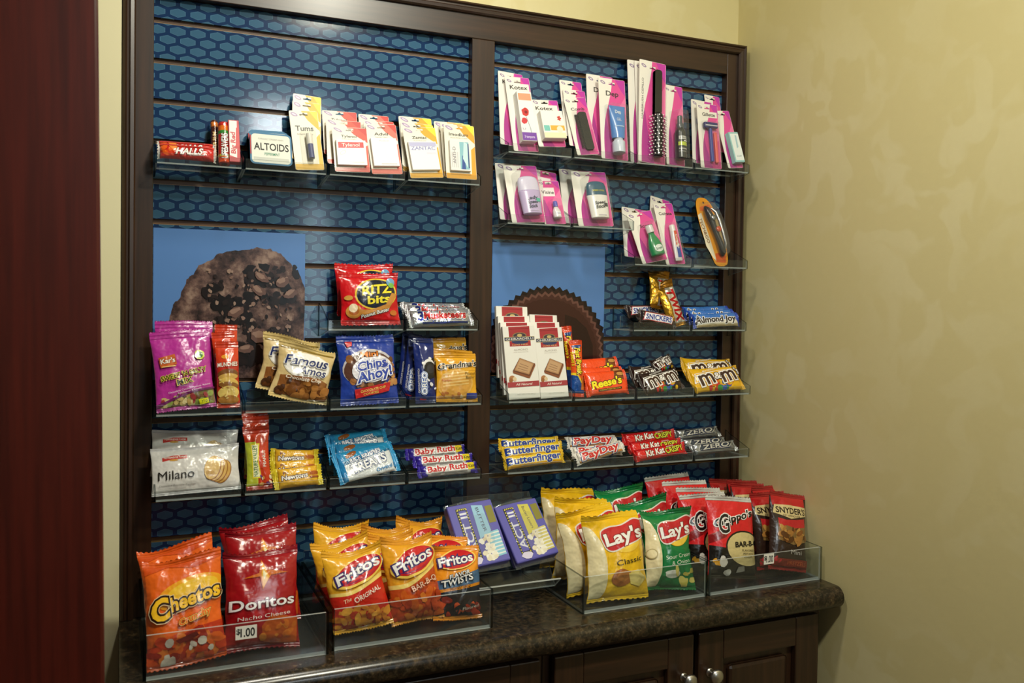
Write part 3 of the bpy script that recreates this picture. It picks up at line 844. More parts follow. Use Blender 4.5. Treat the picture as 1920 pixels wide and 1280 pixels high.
# ---------------------------------------------------------------- where every pack stands: x, y, z, three turns in degrees, width, height
P = {
'halls':(0.05599,-0.074,1.675,-15.8,0.6,-0.6,0.1013,0.02935),
'halls_b':(0.05662,-0.052,1.684,-15.8,-0.8,0,0.1013,0.02935),
'lifesaver':(0.1231,-0.074,1.678,-20.2,0.6,-0.6,0.02174,0.0871),
'lifesaver_b':(0.1077,-0.054,1.681,-19.8,0,-1,0.01361,0.08858),
'bigred':(0.1413,-0.074,1.679,-19.6,-0.3,0,0.01999,0.08926),
'bigred_b':(0.147,-0.058154,1.6823,-20.5,2.1,8.1,0.01405,0.08528),
'altoids':(0.2081,-0.074,1.676,-21.3,0.7,0,0.07889,0.06896),
'altoids_b':(0.20905,-0.051977,1.6828,-21.3,-0.4,0,0.07889,0.06896),
'altoids_c':(0.21282,-0.036813,1.6877,-21.3,-0.9,0,0.07889,0.06896),
'tums':(0.2823,-0.074,1.674,-16.2,-3.8,1.2,0.05631,0.1261),
'tums_b':(0.2773,-0.063,1.694,-16.1,2.6,0,0.05631,0.1261),
'tums_c':(0.2795,-0.051,1.71,-16.1,3.1,0,0.05631,0.1261),
'excedrin':(0.3665,-0.074,1.676,-11.8,-2.4,0.3,0.07115,0.0932),
'excedrin_b':(0.3547,-0.058,1.692,-11.8,-0.1,0,0.07115,0.0932),
'excedrin_c':(0.3516,-0.042,1.713,-11.8,-1.2,0,0.07115,0.0932),
'advil':(0.4376,-0.074,1.677,-16.5,-3.8,1,0.06418,0.1099),
'advil_b':(0.4313,-0.064,1.685,-16.4,-1.5,0,0.06418,0.1099),
'advil_c':(0.4234,-0.044,1.7,-16.4,-0.1,0,0.06418,0.1099),
'zantac':(0.5218,-0.074,1.675,-16.6,-4.8,1.5,0.07237,0.1131),
'zantac_b':(0.51199,-0.05148,1.6873,-16.4,1.4,0,0.07237,0.1131),
'zantac_c':(0.5136,-0.044,1.701,-16.4,-0.3,0,0.07237,0.1131),
'imodium':(0.5977,-0.074,1.678,-9.8,-0.6,-0.1,0.068,0.1177),
'imodium_b':(0.5978,-0.059,1.683,-9.8,-1.9,0,0.068,0.1177),
'imodium_c':(0.5867,-0.044,1.688,-9.8,-0.9,0,0.068,0.1177),
'kotex_tall':(0.752,-0.06,1.75,-14,-2.4,0.4,0.05977,0.1744),
'kotex_tall_b':(0.7257,-0.046,1.762,-13.9,3.1,0,0.05977,0.1744),
'kotex_wide':(0.80876,-0.073235,1.7624,-16.1,-4.1,1.1,0.06728,0.1122),
'comb':(0.8975,-0.075,1.752,-16.5,-7.3,1.7,0.0569,0.1393),
'comb_b':(0.8841,-0.063,1.771,-16.3,0,0,0.0569,0.1393),
'comb_c':(0.8793,-0.049,1.794,-16.3,1.2,0,0.0569,0.1393),
'dep':(0.96757,-0.071608,1.7468,-9,1.2,-0.3,0.07,0.1915),
'dep_b':(0.9468,-0.05,1.757,-9,1.6,0,0.07,0.1915),
'brush':(1.063,-0.075,1.7454,-8,4.5,-0.8,0.0728,0.2464),
'brush_b':(1.072,-0.059,1.746,-7.9,1.4,0,0.0728,0.2464),
'brush_c':(1.0548,-0.055655,1.7471,-7.9,1.4,0,0.0728,0.2464),
'spray':(1.1312,-0.071744,1.7458,-8.8,2.6,0,0.05098,0.1953),
'spray_b':(1.12,-0.055,1.7455,-8.8,6.9,0,0.05098,0.1953),
'razor':(1.23,-0.075,1.746,-8.7,0,-0.1,0.06045,0.1588),
'razor_b':(1.22,-0.055,1.758,-8.7,3.1,0,0.06045,0.1588),
'soap':(1.3015,-0.075,1.752,-16.4,-5.5,1.6,0.0455,0.1506),
'soap_b':(1.27,-0.046,1.793,-16.2,3.3,0,0.0455,0.1506),
'ladystick':(0.75452,-0.073193,1.5944,-16.2,-3.4,0.9,0.0807,0.1331),
'ladystick_b':(0.7399,-0.041,1.601,-16.1,0.4,0,0.0807,0.1331),
'visine':(0.82006,-0.071433,1.594,-16.5,-3.9,1.8,0.054,0.1027),
'visine_b':(0.805,-0.053,1.618,-16.4,6.5,0,0.054,0.1027),
'speedstick':(0.92222,-0.071518,1.5942,-15.1,-2.4,0.4,0.09046,0.1308),
'speedstick_b':(0.9028,-0.039,1.601,-15.1,0.3,0,0.09046,0.1308),
'scope':(1.077,-0.075,1.5192,-17.4,-11.1,4.9,0.07239,0.1241),
'scope_b':(1.048,-0.045,1.528,-16.4,5.2,0,0.07239,0.1241),
'colgate':(1.1367,-0.071682,1.5149,-16.6,-3.9,3.4,0.05575,0.153),
'colgate_b':(1.101,-0.049,1.532,-16.3,12.1,0,0.05575,0.153),
'headset':(1.263,-0.075,1.5169,-16.5,-6.8,1.9,0.06733,0.1784),
'snickers':(1.085,-0.075,1.37,-21.8,9.9,-5,0.098,0.03374),
'snickers_b':(1.1,-0.052,1.369,-20.8,-3.1,0,0.098,0.03374),
'snickers_c':(1.082,-0.027,1.387,-20.8,-1.3,0,0.098,0.03374),
'twix':(1.1474,-0.068342,1.369,-16.8,-12.1,2.3,0.04755,0.1137),
'twix_b':(1.111,-0.045,1.41,-15.6,7.3,-0.4,0.0546,0.09351),
'almond':(1.2565,-0.075,1.3675,-25.8,-2.5,-0.2,0.134,0.03681),
'almond_b':(1.257,-0.057,1.376,-25.8,-2.3,0,0.134,0.03681),
'almond_c':(1.2553,-0.038619,1.384,-25.8,-1.9,0,0.134,0.03681),
'ritz':(0.4058,-0.075,1.371,-10.7,-0.7,0,0.1222,0.1081),
'ritz_b':(0.4059,-0.04,1.39,-10.7,-1.2,0,0.1222,0.1081),
'musk':(0.5573,-0.075,1.3674,-26.4,-2.1,1.6,0.144,0.04062),
'musk_b':(0.5559,-0.057,1.375,-26.3,2,0,0.144,0.04062),
'musk_c':(0.5555,-0.037,1.382,-26.3,0.6,0,0.144,0.04062),
'ghir':(0.7386,-0.098,1.2144,-9.5,-2.1,0.4,0.07585,0.1579),
'ghir_b':(0.7343,-0.084,1.222,-9.5,-0.2,0,0.07585,0.1579),
'ghir_c':(0.7345,-0.07,1.235,-9.5,-0.3,0,0.07585,0.1579),
'ghir_d':(0.7325,-0.054,1.256,-9.5,1.2,0,0.07585,0.1579),
'ghir2':(0.8115,-0.098,1.2146,-10.5,-2.4,0.3,0.068,0.1543),
'ghir2_b':(0.8087,-0.079,1.226,-10.5,-0.2,0,0.068,0.1543),
'ghir2_c':(0.8084,-0.059,1.242,-10.5,1.5,0,0.068,0.1543),
'fast':(0.8702,-0.093,1.2138,-11.4,2.1,-1.1,0.03153,0.1265),
'fast_b':(0.8728,-0.068,1.213,-9.8,-2.4,-0.7,0.02308,0.1575),
'reese':(0.9467,-0.098,1.2155,-25.2,-2.2,1.5,0.11,0.05888),
'reese_b':(0.9466,-0.078,1.223,-25.1,-0.3,0,0.11,0.05888),
'reese_c':(0.9471,-0.058,1.242,-25.1,-2.8,0,0.11,0.05888),
'mmb':(1.095,-0.098,1.2179,-31.9,-6.7,3.1,0.1118,0.05742),
'mmb_b':(1.084,-0.073,1.228,-31.5,-1.1,0,0.1118,0.05742),
'mmb_c':(1.116,-0.068,1.265,-32.9,-15.6,1.8,0.05832,0.03735),
'mmy':(1.25,-0.098,1.2148,-31,-2.3,0.4,0.146,0.06614),
'mmy_b':(1.248,-0.068,1.234,-30.9,2.2,0,0.146,0.06614),
'butter':(0.77118,-0.090883,1.0654,-31.1,-3.1,1.2,0.146,0.03103),
'butter_b':(0.77164,-0.080215,1.0837,-31,-2.1,0,0.146,0.03103),
'butter_c':(0.7714,-0.06,1.095,-31,0.8,0,0.146,0.03103),
'payday':(0.9316,-0.098,1.0746,-32.5,-10.6,4.4,0.13,0.02862),
'payday_b':(0.9298,-0.082,1.075,-31.6,-0.8,0,0.13,0.02862),
'payday_c':(0.9292,-0.06,1.093,-31.6,0.7,0,0.13,0.02862),
'kitkat':(1.09,-0.098,1.066,-32.7,-4.6,2.1,0.145,0.02975),
'kitkat_b':(1.087,-0.08,1.077,-32.5,-1.5,0,0.145,0.02975),
'kitkat_c':(1.0865,-0.055,1.094,-32.5,-2.3,0,0.145,0.02975),
'zero':(1.24,-0.098,1.068,-31.4,-2.1,0.4,0.1305,0.02878),
'zero_b':(1.2296,-0.073598,1.0748,-31.4,0.2,0,0.1305,0.02878),
'zero_c':(1.2306,-0.043552,1.0949,-31.4,-2.4,0,0.1305,0.02878),
'kars':(0.05692,-0.098,1.2158,-16.3,-4.6,1.1,0.1037,0.1507),
'kars_b':(0.05731,-0.063,1.232,-16.2,-0.7,0,0.1037,0.1507),
'munch':(0.1304,-0.098,1.217,-13.8,-1,-0.7,0.042,0.1261),
'munch_b':(0.13236,-0.070067,1.2344,-13.8,-3.7,0,0.042,0.1261),
'munch_c':(0.13037,-0.048078,1.2474,-13.8,1.1,0,0.042,0.1261),
'famous':(0.25834,-0.094082,1.2255,-11.8,12.3,-0.5,0.1142,0.1087),
'famous_b':(0.2402,-0.06,1.24,-11.7,8.9,0,0.1142,0.1087),
'chips':(0.4003,-0.098,1.2137,-12.4,-1.8,0.5,0.1189,0.1399),
'oreo':(0.5166,-0.098,1.212,-11.9,0.8,1.4,0.04514,0.1354),
'oreo_b':(0.49281,-0.068395,1.2174,-11.9,11,0,0.04514,0.1354),
'oreo_c':(0.48816,-0.048378,1.2224,-11.9,10.2,0,0.04514,0.1354),
'grandma':(0.5843,-0.098,1.2127,-11.3,1.4,0.2,0.09122,0.1022),
'grandma_b':(0.582,-0.073,1.219,-11.3,4.4,0,0.09122,0.1022),
'grandma_c':(0.5867,-0.048,1.242,-11.3,-2.5,0,0.09122,0.1022),
'milano':(0.07588,-0.094078,1.0603,-20,-1,0.5,0.157,0.08758),
'milano_b':(0.074496,-0.050131,1.0847,-20,2.7,0,0.157,0.08758),
'nature':(0.1877,-0.098,1.059,-14.4,-2,0.7,0.04862,0.1211),
'nature_b':(0.1864,-0.073,1.076,-14.3,0.1,0,0.04862,0.1211),
'nature_c':(0.18814,-0.054084,1.0844,-14.3,-0.6,0,0.04862,0.1211),
'newton':(0.2618,-0.098,1.058,-20.3,-2.5,2.4,0.094,0.0406),
'newton_b':(0.259,-0.08,1.069,-20.2,-0.3,0,0.094,0.0406),
'newton_c':(0.2595,-0.057,1.086,-20.2,4.4,0,0.094,0.0406),
'krispies':(0.4037,-0.098,1.0673,-32.4,-8.9,5.5,0.1279,0.06718),
'krispies_b':(0.3979,-0.075,1.072,-31.4,-0.1,0,0.1279,0.06718),
'krispies_c':(0.3948,-0.05,1.092,-31.4,-3.4,0,0.1279,0.06718),
'babyruth':(0.57106,-0.090603,1.0584,-28.2,-1.3,0.9,0.1319,0.02538),
'babyruth_b':(0.5646,-0.078,1.076,-28.2,0.1,0,0.1319,0.02538),
'babyruth_c':(0.5556,-0.055,1.09,-28.2,-1.3,0,0.1319,0.02538),
'cheetos':(0.0475,-0.305,0.82503,-16.4,-2.7,2.1,0.1239,0.1713),
'cheetos_b':(0.05391,-0.235,0.82998,-16.3,-7.5,2.4,0.1246,0.1994),
'doritos':(0.1644,-0.285,0.8235,-15.9,2.1,-1.1,0.128,0.1643),
'doritos_b':(0.1797,-0.215,0.8441,-15.9,0.7,0,0.128,0.1643),
'doritos_c':(0.1903,-0.145,0.8404,-15.9,-4.4,0,0.128,0.1643),
'fritos':(0.3406,-0.29,0.836,-18.5,-4.9,1.1,0.1092,0.1423),
'fritos_b':(0.34376,-0.21848,0.83667,-18.4,-8.9,0,0.1092,0.1423),
'fritos_c':(0.33706,-0.1419,0.84393,-18.4,3.1,0,0.1092,0.1423),
'bbq':(0.44302,-0.28591,0.8344,-17.1,-3.8,0.2,0.1015,0.1527),
'bbq_b':(0.42383,-0.20745,0.82336,-17.1,-1.2,0,0.1015,0.1527),
'bbq_c':(0.42784,-0.15733,0.82423,-17.1,1.1,0,0.1015,0.1527),
'bbq_d':(0.50029,-0.12951,0.82624,-17.1,3.5,0,0.1015,0.1527),
'twists':(0.52163,-0.28142,0.82701,-17.4,4.6,0.5,0.1,0.1333),
'twists_b':(0.5055,-0.24,0.838,-17.5,8.5,0,0.1,0.1333),
'popcorn':(0.6139,-0.21,0.9006,-36.9,-4.7,3.3,0.1,0.1342),
'popcorn2':(0.7236,-0.21,0.902,-39.5,-6.1,6.1,0.1,0.1283),
'lays':(0.864,-0.295,0.82472,-15.3,0.3,-0.8,0.1406,0.1707),
'lays_b':(0.8443,-0.245,0.8284,-15.3,-4,0,0.1406,0.1707),
'lays_c':(0.8437,-0.175,0.83235,-15.3,7.3,0,0.1406,0.1707),
'lays_d':(0.8449,-0.115,0.842,-15.3,5.7,0,0.1406,0.1707),
'sour':(0.9939,-0.285,0.8267,-16,3.8,-1.8,0.1184,0.1644),
'sour_b':(0.996,-0.225,0.8377,-15.9,-4.3,0,0.1184,0.1644),
'sour_c':(0.9741,-0.145,0.8479,-15.9,-0.4,0,0.1184,0.1644),
'grippo':(1.152,-0.285,0.8318,-15.1,6.7,-1.3,0.1257,0.1745),
'grippo_b':(1.135,-0.24,0.8317,-14.9,-0.1,0,0.1257,0.1745),
'grippo_c':(1.144,-0.195,0.8342,-14.9,4.2,0,0.1257,0.1745),
'grippo_d':(1.144,-0.15,0.8418,-14.9,1.6,0,0.1257,0.1745),
'grippo_e':(1.137,-0.105,0.8488,-14.9,-2.7,0,0.1257,0.1745),
'snyder':(1.302,-0.285,0.8329,-15.8,10.9,-2.7,0.105,0.1709),
'snyder_b':(1.308,-0.24,0.82452,-15.3,1.7,0,0.105,0.1709),
'snyder_c':(1.3621,-0.18012,0.82434,-15.3,1.5,0,0.105,0.1709),
'snyder_d':(1.3102,-0.15182,0.82845,-15.3,6,0,0.105,0.1709),
'snyder_e':(1.3256,-0.11976,0.82781,-15.3,5.3,0,0.105,0.1709),
'snyder_f':(1.2931,-0.090716,0.82818,-15.3,5.7,0,0.105,0.1709),
}
KEYS = list(P)


def W_(k): return P[k][6]
def H_(k): return P[k][7]


def place(root, k, label, lift=0.0):
    x, y, z, a, b, c = P[k][:6]; root.location = (x, y, z + lift); root.rotation_euler = [math.radians(v) for v in (a, b, c)]; root['label'] = label


def put(key, root, cat, group, labels, bare=False):
    """first pack uses the built one, the rest are copies; labels front to back"""
    sfx = ['', '_b', '_c', '_d', '_e', '_f', '_g', '_h']; src = root
    root['category'] = cat
    if len(labels) > 1: root['group'] = group
    for i, lb in enumerate(labels):
        o = root if i == 0 else dup(src, 'backing_card' if bare else None)
        place(o, key + sfx[i], lb)


def three(s, where=''): return [s % 'front', s % 'middle', s % 'rearmost']
def two(s): return [s % 'front', s % 'rear']

# ---------------------------------------------------------------- chip bags on the counter
W, H = W_('cheetos'), H_('cheetos')
def des(d):
    d.poly([(0, 1), (0, .86), (.3, .93), (.62, .88), (1, .93), (1, 1)], 'D9521A'); d.ell(.58, .66, .46, .14, 'F7A81C', 12); d.ell(.60, .67, .36, .10, 'F9C830', 12)
    d.poly([(0, 0), (1, 0), (1, .36), (.62, .33), (.3, .24), (0, .20)], 'C2361A')
    d.blobs(46, (.05, .03, .97, .29), .10, ['E0521C', 'D2401A', 'E8641E', 'A82A16', 'F08030'], 3, .5)
    d.blobs(9, (.12, .06, .9, .24), .055, ['F0E4D4', 'E8D8C8'], 5, .8)
    d.text('heetos', .625, .61, .125, 'FFC72A', .64, 12, .12, .05, '2A1408', .10, 'F4D9A8', .14)
    d.text('C', .19, .535, .19, 'FFC72A', .19, 12, .1, .06, '2A1408', .08, 'F4D9A8', .11)
    d.text('Crunchy', .62, .43, .055, 'F06A1C', .42, 16, .2, .04, 'FBD56A', .06, '7A2410', .11)
    d.poly([(.35, .245), (.62, .30), (.66, .26), (.40, .21)], '7A1E14')
r = pouch('chip_bag', W, H, .036, des, 'F26A1E', 'E05A1A', seed=3, curl=.010, wr=.0022, pinch=.06, cr=.0019, rag=.026)
put('cheetos', r, 'chip bag', 'orange cheese puff bags', two('%s orange cheese puff bag in the far left counter bin'))

W, H = W_('doritos'), H_('doritos')
def des(d):
    d.rect(0, 0, 1, 1, 'A5141C'); d.poly([(0, 0), (1, 0), (1, .30), (.6, .26), (0, .12)], '9A1C14')
    d.poly([(.52, .08), (.95, .02), (.99, .30), (.62, .36), (.48, .24)], 'C4581A'); d.blobs(16, (.5, .05, .95, .30), .05, ['D87020', 'B8481A', 'E08830'], 6, .7)
    d.poly([(.50, .90), (.57, .80), (.86, .765), (.62, .745), (.50, .60), (.47, .735), (.22, .72), (.46, .77)], 'D8701C'); d.poly([(.51, .88), (.56, .78), (.60, .73), (.51, .62), (.49, .75)], 'F2B23A'); d.poly([(.52, .80), (.56, .76), (.53, .70), (.51, .75)], 'F8EFC0')
    d.text('Doritos', .50, .475, .10, 'F2EEF0', .88, 4, .05, .03, '6A1420', .05)
    d.text('Nacho Cheese', .52, .345, .036, 'E6D8D4', .72, 4, .12, .0)
r = pouch('chip_bag', W, H, .042, des, 'A5141C', '8E1220', seed=8, curl=.012, wr=.0020, pinch=.085, cr=.0019, rag=.026)
put('doritos', r, 'chip bag', 'dark red tortilla chip bags', three('%s of the dark red tortilla chip bags beside the orange bags'))


def fritos_top(d, fc='F3B52C'):
    d.ell(.55, .70, .47, .155, 'F8D05C', 18); d.ell(.56, .71, .43, .135, 'C81E24', 18); d.ell(.57, .70, .37, .10, '5A2A7A', 18)
    d.ell(.57, .72, .39, .115, 'D02228', 18)
    d.text('Fritos', .54, .715, .115, 'F6F4F4', .78, 18, .1, .035, '3A2C6A', .10)


W, H = W_('fritos'), H_('fritos')
def des(d):
    d.poly([(0, 0), (1, 0)] + sm([(1, 0.6), (0.7, 0.52), (0.35, 0.44), (0, 0.46)]), 'CC2A1C'); d.poly(sm([(0, 0.46), (0.35, 0.44), (0.7, 0.52), (1, 0.6)]) + sm([(1, 0.66), (0.7, 0.57), (0.35, 0.485), (0, 0.5)]), 'F9DA78')
    d.blobs(42, (.05, .03, .96, .27), .085, ['E0922C', 'D07A24', 'B8441C', 'C43820', 'EAA63C'], 11, .5); fritos_top(d)
    d.text('The', .27, .385, .045, 'F6E6C0', .14, 14, .3); d.text('ORIGINAL', .62, .42, .055, 'F6E6D8', .50, 16, .1, .02)
r = pouch('chip_bag', W, H, .042, des, 'F3B52C', 'E8A828', seed=14, curl=.014, wr=.0026, pinch=.085, cr=.0019, rag=.026)
put('fritos', r, 'chip bag', 'yellow and red corn chip bags', ['front yellow and red corn chip bag, leftmost in the second bin', 'yellow corn chip bag peeking out behind the leftmost front corn chips', 'yellow corn chip bag furthest back at left of second bin'])
W, H = W_('bbq'), H_('bbq')
def des(d):
    d.poly([(0, 0), (1, 0)] + sm([(1, 0.62), (0.7, 0.52), (0.35, 0.42), (0, 0.42)]), 'C8501E'); d.poly(sm([(0, 0.42), (0.35, 0.42), (0.7, 0.52), (1, 0.62)]) + sm([(1, 0.68), (0.7, 0.57), (0.35, 0.47), (0, 0.47)]), 'F9DA78')
    d.blobs(52, (.04, .02, .97, .34), .11, ['C84A1E', 'D2601F', 'B23C1A', 'DA7A2A', 'C0461C'], 15, .6); fritos_top(d)
    d.text('BAR-B-Q', .66, .44, .062, 'F4CDB0', .52, 17, .05, .02, '9A2E18', .05)
r = pouch('chip_bag', W, H, .042, des, 'F0A828', 'E2982A', seed=22, curl=.014, wr=.0026, pinch=.085, cr=.0019, rag=.026)
put('bbq', r, 'chip bag', 'yellow and orange barbecue corn chip bags', ['front orange barbecue corn chip bag in the middle of the second bin', 'barbecue corn chip bag directly behind the front middle one', 'third barbecue corn chip bag back, near the rear of the second bin', 'rearmost barbecue corn chip bag, tallest beside the popcorn'])
W, H = W_('twists'), H_('twists')
def des(d):
    d.poly([(0, 0), (1, 0), (1, .68), (.5, .58), (0, .52)], '4A6E94'); d.poly([(0, .0), (1, 0), (1, .46), (.5, .40), (0, .36)], '1E2430'); d.poly([(0, .36), (.5, .40), (1, .46), (1, .50), (.5, .44), (0, .40)], 'D98A20')
    d.poly([(.02, .02), (1, .02), (1, .30), (.4, .34), (.02, .3)], '2A1A1A'); d.blobs(24, (.1, .05, .95, .30), .09, ['C23A1E', '2A2326', '8A2418', 'D8562A', '383034'], 19, .5)
    d.ell(.50, .80, .42, .13, 'F8D468', 8); d.ell(.50, .80, .39, .115, 'CC2026', 8); d.text('Fritos', .48, .80, .115, 'F6F4F4', .72, 8, .1, .035, '3A2C6A', .10)
    d.text('FLAVOR', .50, .605, .05, 'E8EAEC', .46, 12, .2, .03, '1E2430', .08); d.text('TWISTS', .45, .525, .085, 'F2F2F2', .66, 12, .15, .03, '1E2430', .08)
    d.text('HONEY BBQ', .50, .435, .04, '2A1A10', .42, 8, 0, .01); d.text('Flavored', .72, .17, .035, 'E8D8C8', .34, 8)
r = pouch('chip_bag', W, H, .036, des, 'F29A22', 'E89020', seed=31, curl=.016, wr=.0026, pinch=.085, cr=.0019, rag=.026)
put('twists', r, 'chip bag', 'orange and dark blue corn twist bags', ['front orange and dark blue corn twist bag, right side of second bin', 'orange corn twist bag hidden behind the front blue and orange one'])


def lays(d, c, dark):
    d.poly([(0, 0), (0, .88)] + sm([(.04, .88), (.14, .82), (.24, .62), (.28, .36), (.23, .12), (.14, 0)]), 'EBDDB0')
    d.ell(.62, .70, .30, .165, 'F7B81E', 0); d.ell(.62, .67, .26, .13, 'F9D24A')
    d.poly(sm([(.22, .72), (.26, .81), (.40, .855), (.62, .86), (.86, .915), (1.0, .90)]) + sm([(1.0, .70), (.86, .66), (.60, .60), (.40, .555), (.27, .60), (.22, .72)])[:-1], 'E8E2D8'); d.poly(sm([(.24, .72), (.275, .80), (.41, .84), (.62, .845), (.86, .90), (1.0, .885)]) + sm([(1.0, .715), (.86, .675), (.60, .615), (.40, .572), (.285, .61), (.24, .72)])[:-1], 'C8202A')
    d.text("Lay's", .62, .735, .135, 'F8F6F2', .66, 9, .08, .05, '8A1420', .05)


W, H = W_('lays'), H_('lays')
def des(d):
    d.poly([(.24, 0), (1, 0), (1, .6), (.3, .55)], 'F2C11E'); lays(d, 'F5C518', 'D8A010'); d.text('Classic', .66, .445, .060, '3A3418', .46, 6)
    d.ell(.50, .26, .17, .095, 'A8622A', 10, 18, .06, 2); d.ell(.53, .28, .12, .06, 'BC7636', 10, 14, .1, 3); d.poly([(.62, .30), (.80, .34), (.95, .22), (.80, .14), (.64, .18)], 'F3DB7A'); d.ell(.78, .24, .15, .06, 'F7E08C', -8, 16, .1)
r = pouch('chip_bag', W, H, .044, des, 'F5C21A', 'EEC022', seed=40, curl=.016, wr=.0026, pinch=.085, cr=.0019, rag=.026)
put('lays', r, 'chip bag', 'yellow potato chip bags', ['front yellow potato chip bag in bin right of the popcorn', 'yellow potato chip bag just behind the front yellow one', 'third yellow potato chip bag back, leaning to the left', 'rearmost yellow potato chip bag, touching the panel'])
W, H = W_('sour'), H_('sour')
def des(d):
    lays(d, '0F8040', '0A5A2C'); d.poly([(.28, .02), (1, .02), (1, .5), (.3, .5)], '0E7A40'); d.text('Sour Cream', .65, .42, .048, 'DDE8D4', .60, 6); d.text('& Onion', .68, .345, .048, 'DDE8D4', .44, 6)
    d.ell(.50, .20, .16, .05, 'D4D8C8', 4); d.ell(.48, .225, .15, .025, 'EEF0E6', 4); d.blobs(9, (.55, .08, .95, .28), .10, ['E6D470', 'D8C858', '1C8A48'], 21, .5)
    d.ell(.10, .45, .09, .06, 'B8A878'); d.ell(.10, .45, .075, .05, 'EBDDB0')
r = pouch('chip_bag', W, H, .042, des, '0E7F40', '0C7038', seed=47, curl=.014, wr=.0026, pinch=.085, cr=.0019, rag=.026)
put('sour', r, 'chip bag', 'green potato chip bags', three('%s of the green potato chip bags beside the yellow ones'))

W, H = W_('grippo'), H_('grippo')
def des(d):
    d.poly([(0, 0), (1, 0), (1, .30), (.6, .34), (0, .40)], '17130F'); d.ell(.74, .36, .46, .22, '17130F', -8); d.ell(.74, .36, .43, .20, 'D9C68A', -8)
    d.poly([(.0, .42), (.3, .50), (.36, .56), (.2, .58), (0, .52)], '8A1418')
    d.text("Grippo's", .52, .735, .085, '141010', .86, 14, .25, .05, 'F4EEEA', .09); d.text('G', .28, .66, .22, '141010', .20, 10, .2, .02, 'F4EEEA', .05)
    d.text('BAR-B-Q', .76, .425, .062, '1A1612', .56, 4, .05, .05); d.text('FLAVORED', .78, .345, .024, '2A2218', .30, 0); d.text('POTATO', .78, .305, .024, '2A2218', .24, 0); d.text('CHIPS', .78, .265, .024, '2A2218', .2, 0)
    d.blobs(14, (.05, .06, .45, .26), .07, ['E8E4DC', '2A2622', 'D8D2C8', 'E0A020', '1C1814'], 33, .8); d.poly([(.52, .08), (.70, .10), (.68, .16), (.56, .15)], '8A8880')
r = pouch('chip_bag', W, H, .034, des, 'DE2328', 'C9C9C4', seed=55, curl=.008, wr=.0020, seal2='17130F')
put('grippo', r, 'chip bag', 'red barbecue potato chip bags with silver top seals', ['front red potato chip bag with black script, right corner bin', 'second red chip bag with black script, overlapped by the front one', 'third red chip bag from the front in the corner bin', 'fourth red chip bag from the front in the corner bin', 'rearmost red chip bag at the left of the corner bin'])
W, H = W_('snyder'), H_('snyder')
def des(d):
    d.poly([(.0, 1), (.06, .82), (.94, .82), (.94, 1)], 'BE1E22'); d.poly([(.06, .72), (.10, .83), (.5, .84), (.96, .83), (.98, .72), (.5, .66)], 'DCC890')
    d.text("SNYDER'S", .53, .765, .075, '1E140E', .80, 0, 0, .04); d.text('OF HANOVER', .53, .698, .025, '4A3A22', .5)
    d.poly([(.16, .62), (.92, .62), (.92, .38), (.55, .33), (.16, .38)], '8A6A3A'); d.poly([(.16, .66), (.35, .64), (.6, .65), (.9, .68), (.9, .57), (.6, .54), (.35, .57), (.18, .54)], 'C4242A')
    d.blobs(30, (.2, .37, .9, .54), .09, ['B07A3A', '8A5424', 'C8964C', '5E3816'], 44, .45); d.text('Mini', .62, .24, .055, 'C8C0B8', .30)
    d.rect(.05, .06, .97, .15, '8A2418'); d.blobs(5, (.05, .08, .3, .15), .05, ['2A7A34', 'C42030'], 4); d.text('PRETZELS', .66, .105, .045, 'C85A2A', .5)
r = pouch('pretzel_bag', W, H, .030, des, '33211A', '9A1A1E', seed=63, curl=.006, wr=.0016)
put('snyder', r, 'pretzel bag', 'dark brown pretzel bags', ['front dark brown pretzel bag at the right end of the corner bin', 'brown pretzel bag between the front pretzels and the red chips', 'brown pretzel bag whose top corner shows behind the two front pretzel bags', 'fourth pretzel bag back, only its red and brown top showing', 'fifth pretzel bag back, only its red and brown top showing', 'rearmost pretzel bag, its red top nearest the panel'])

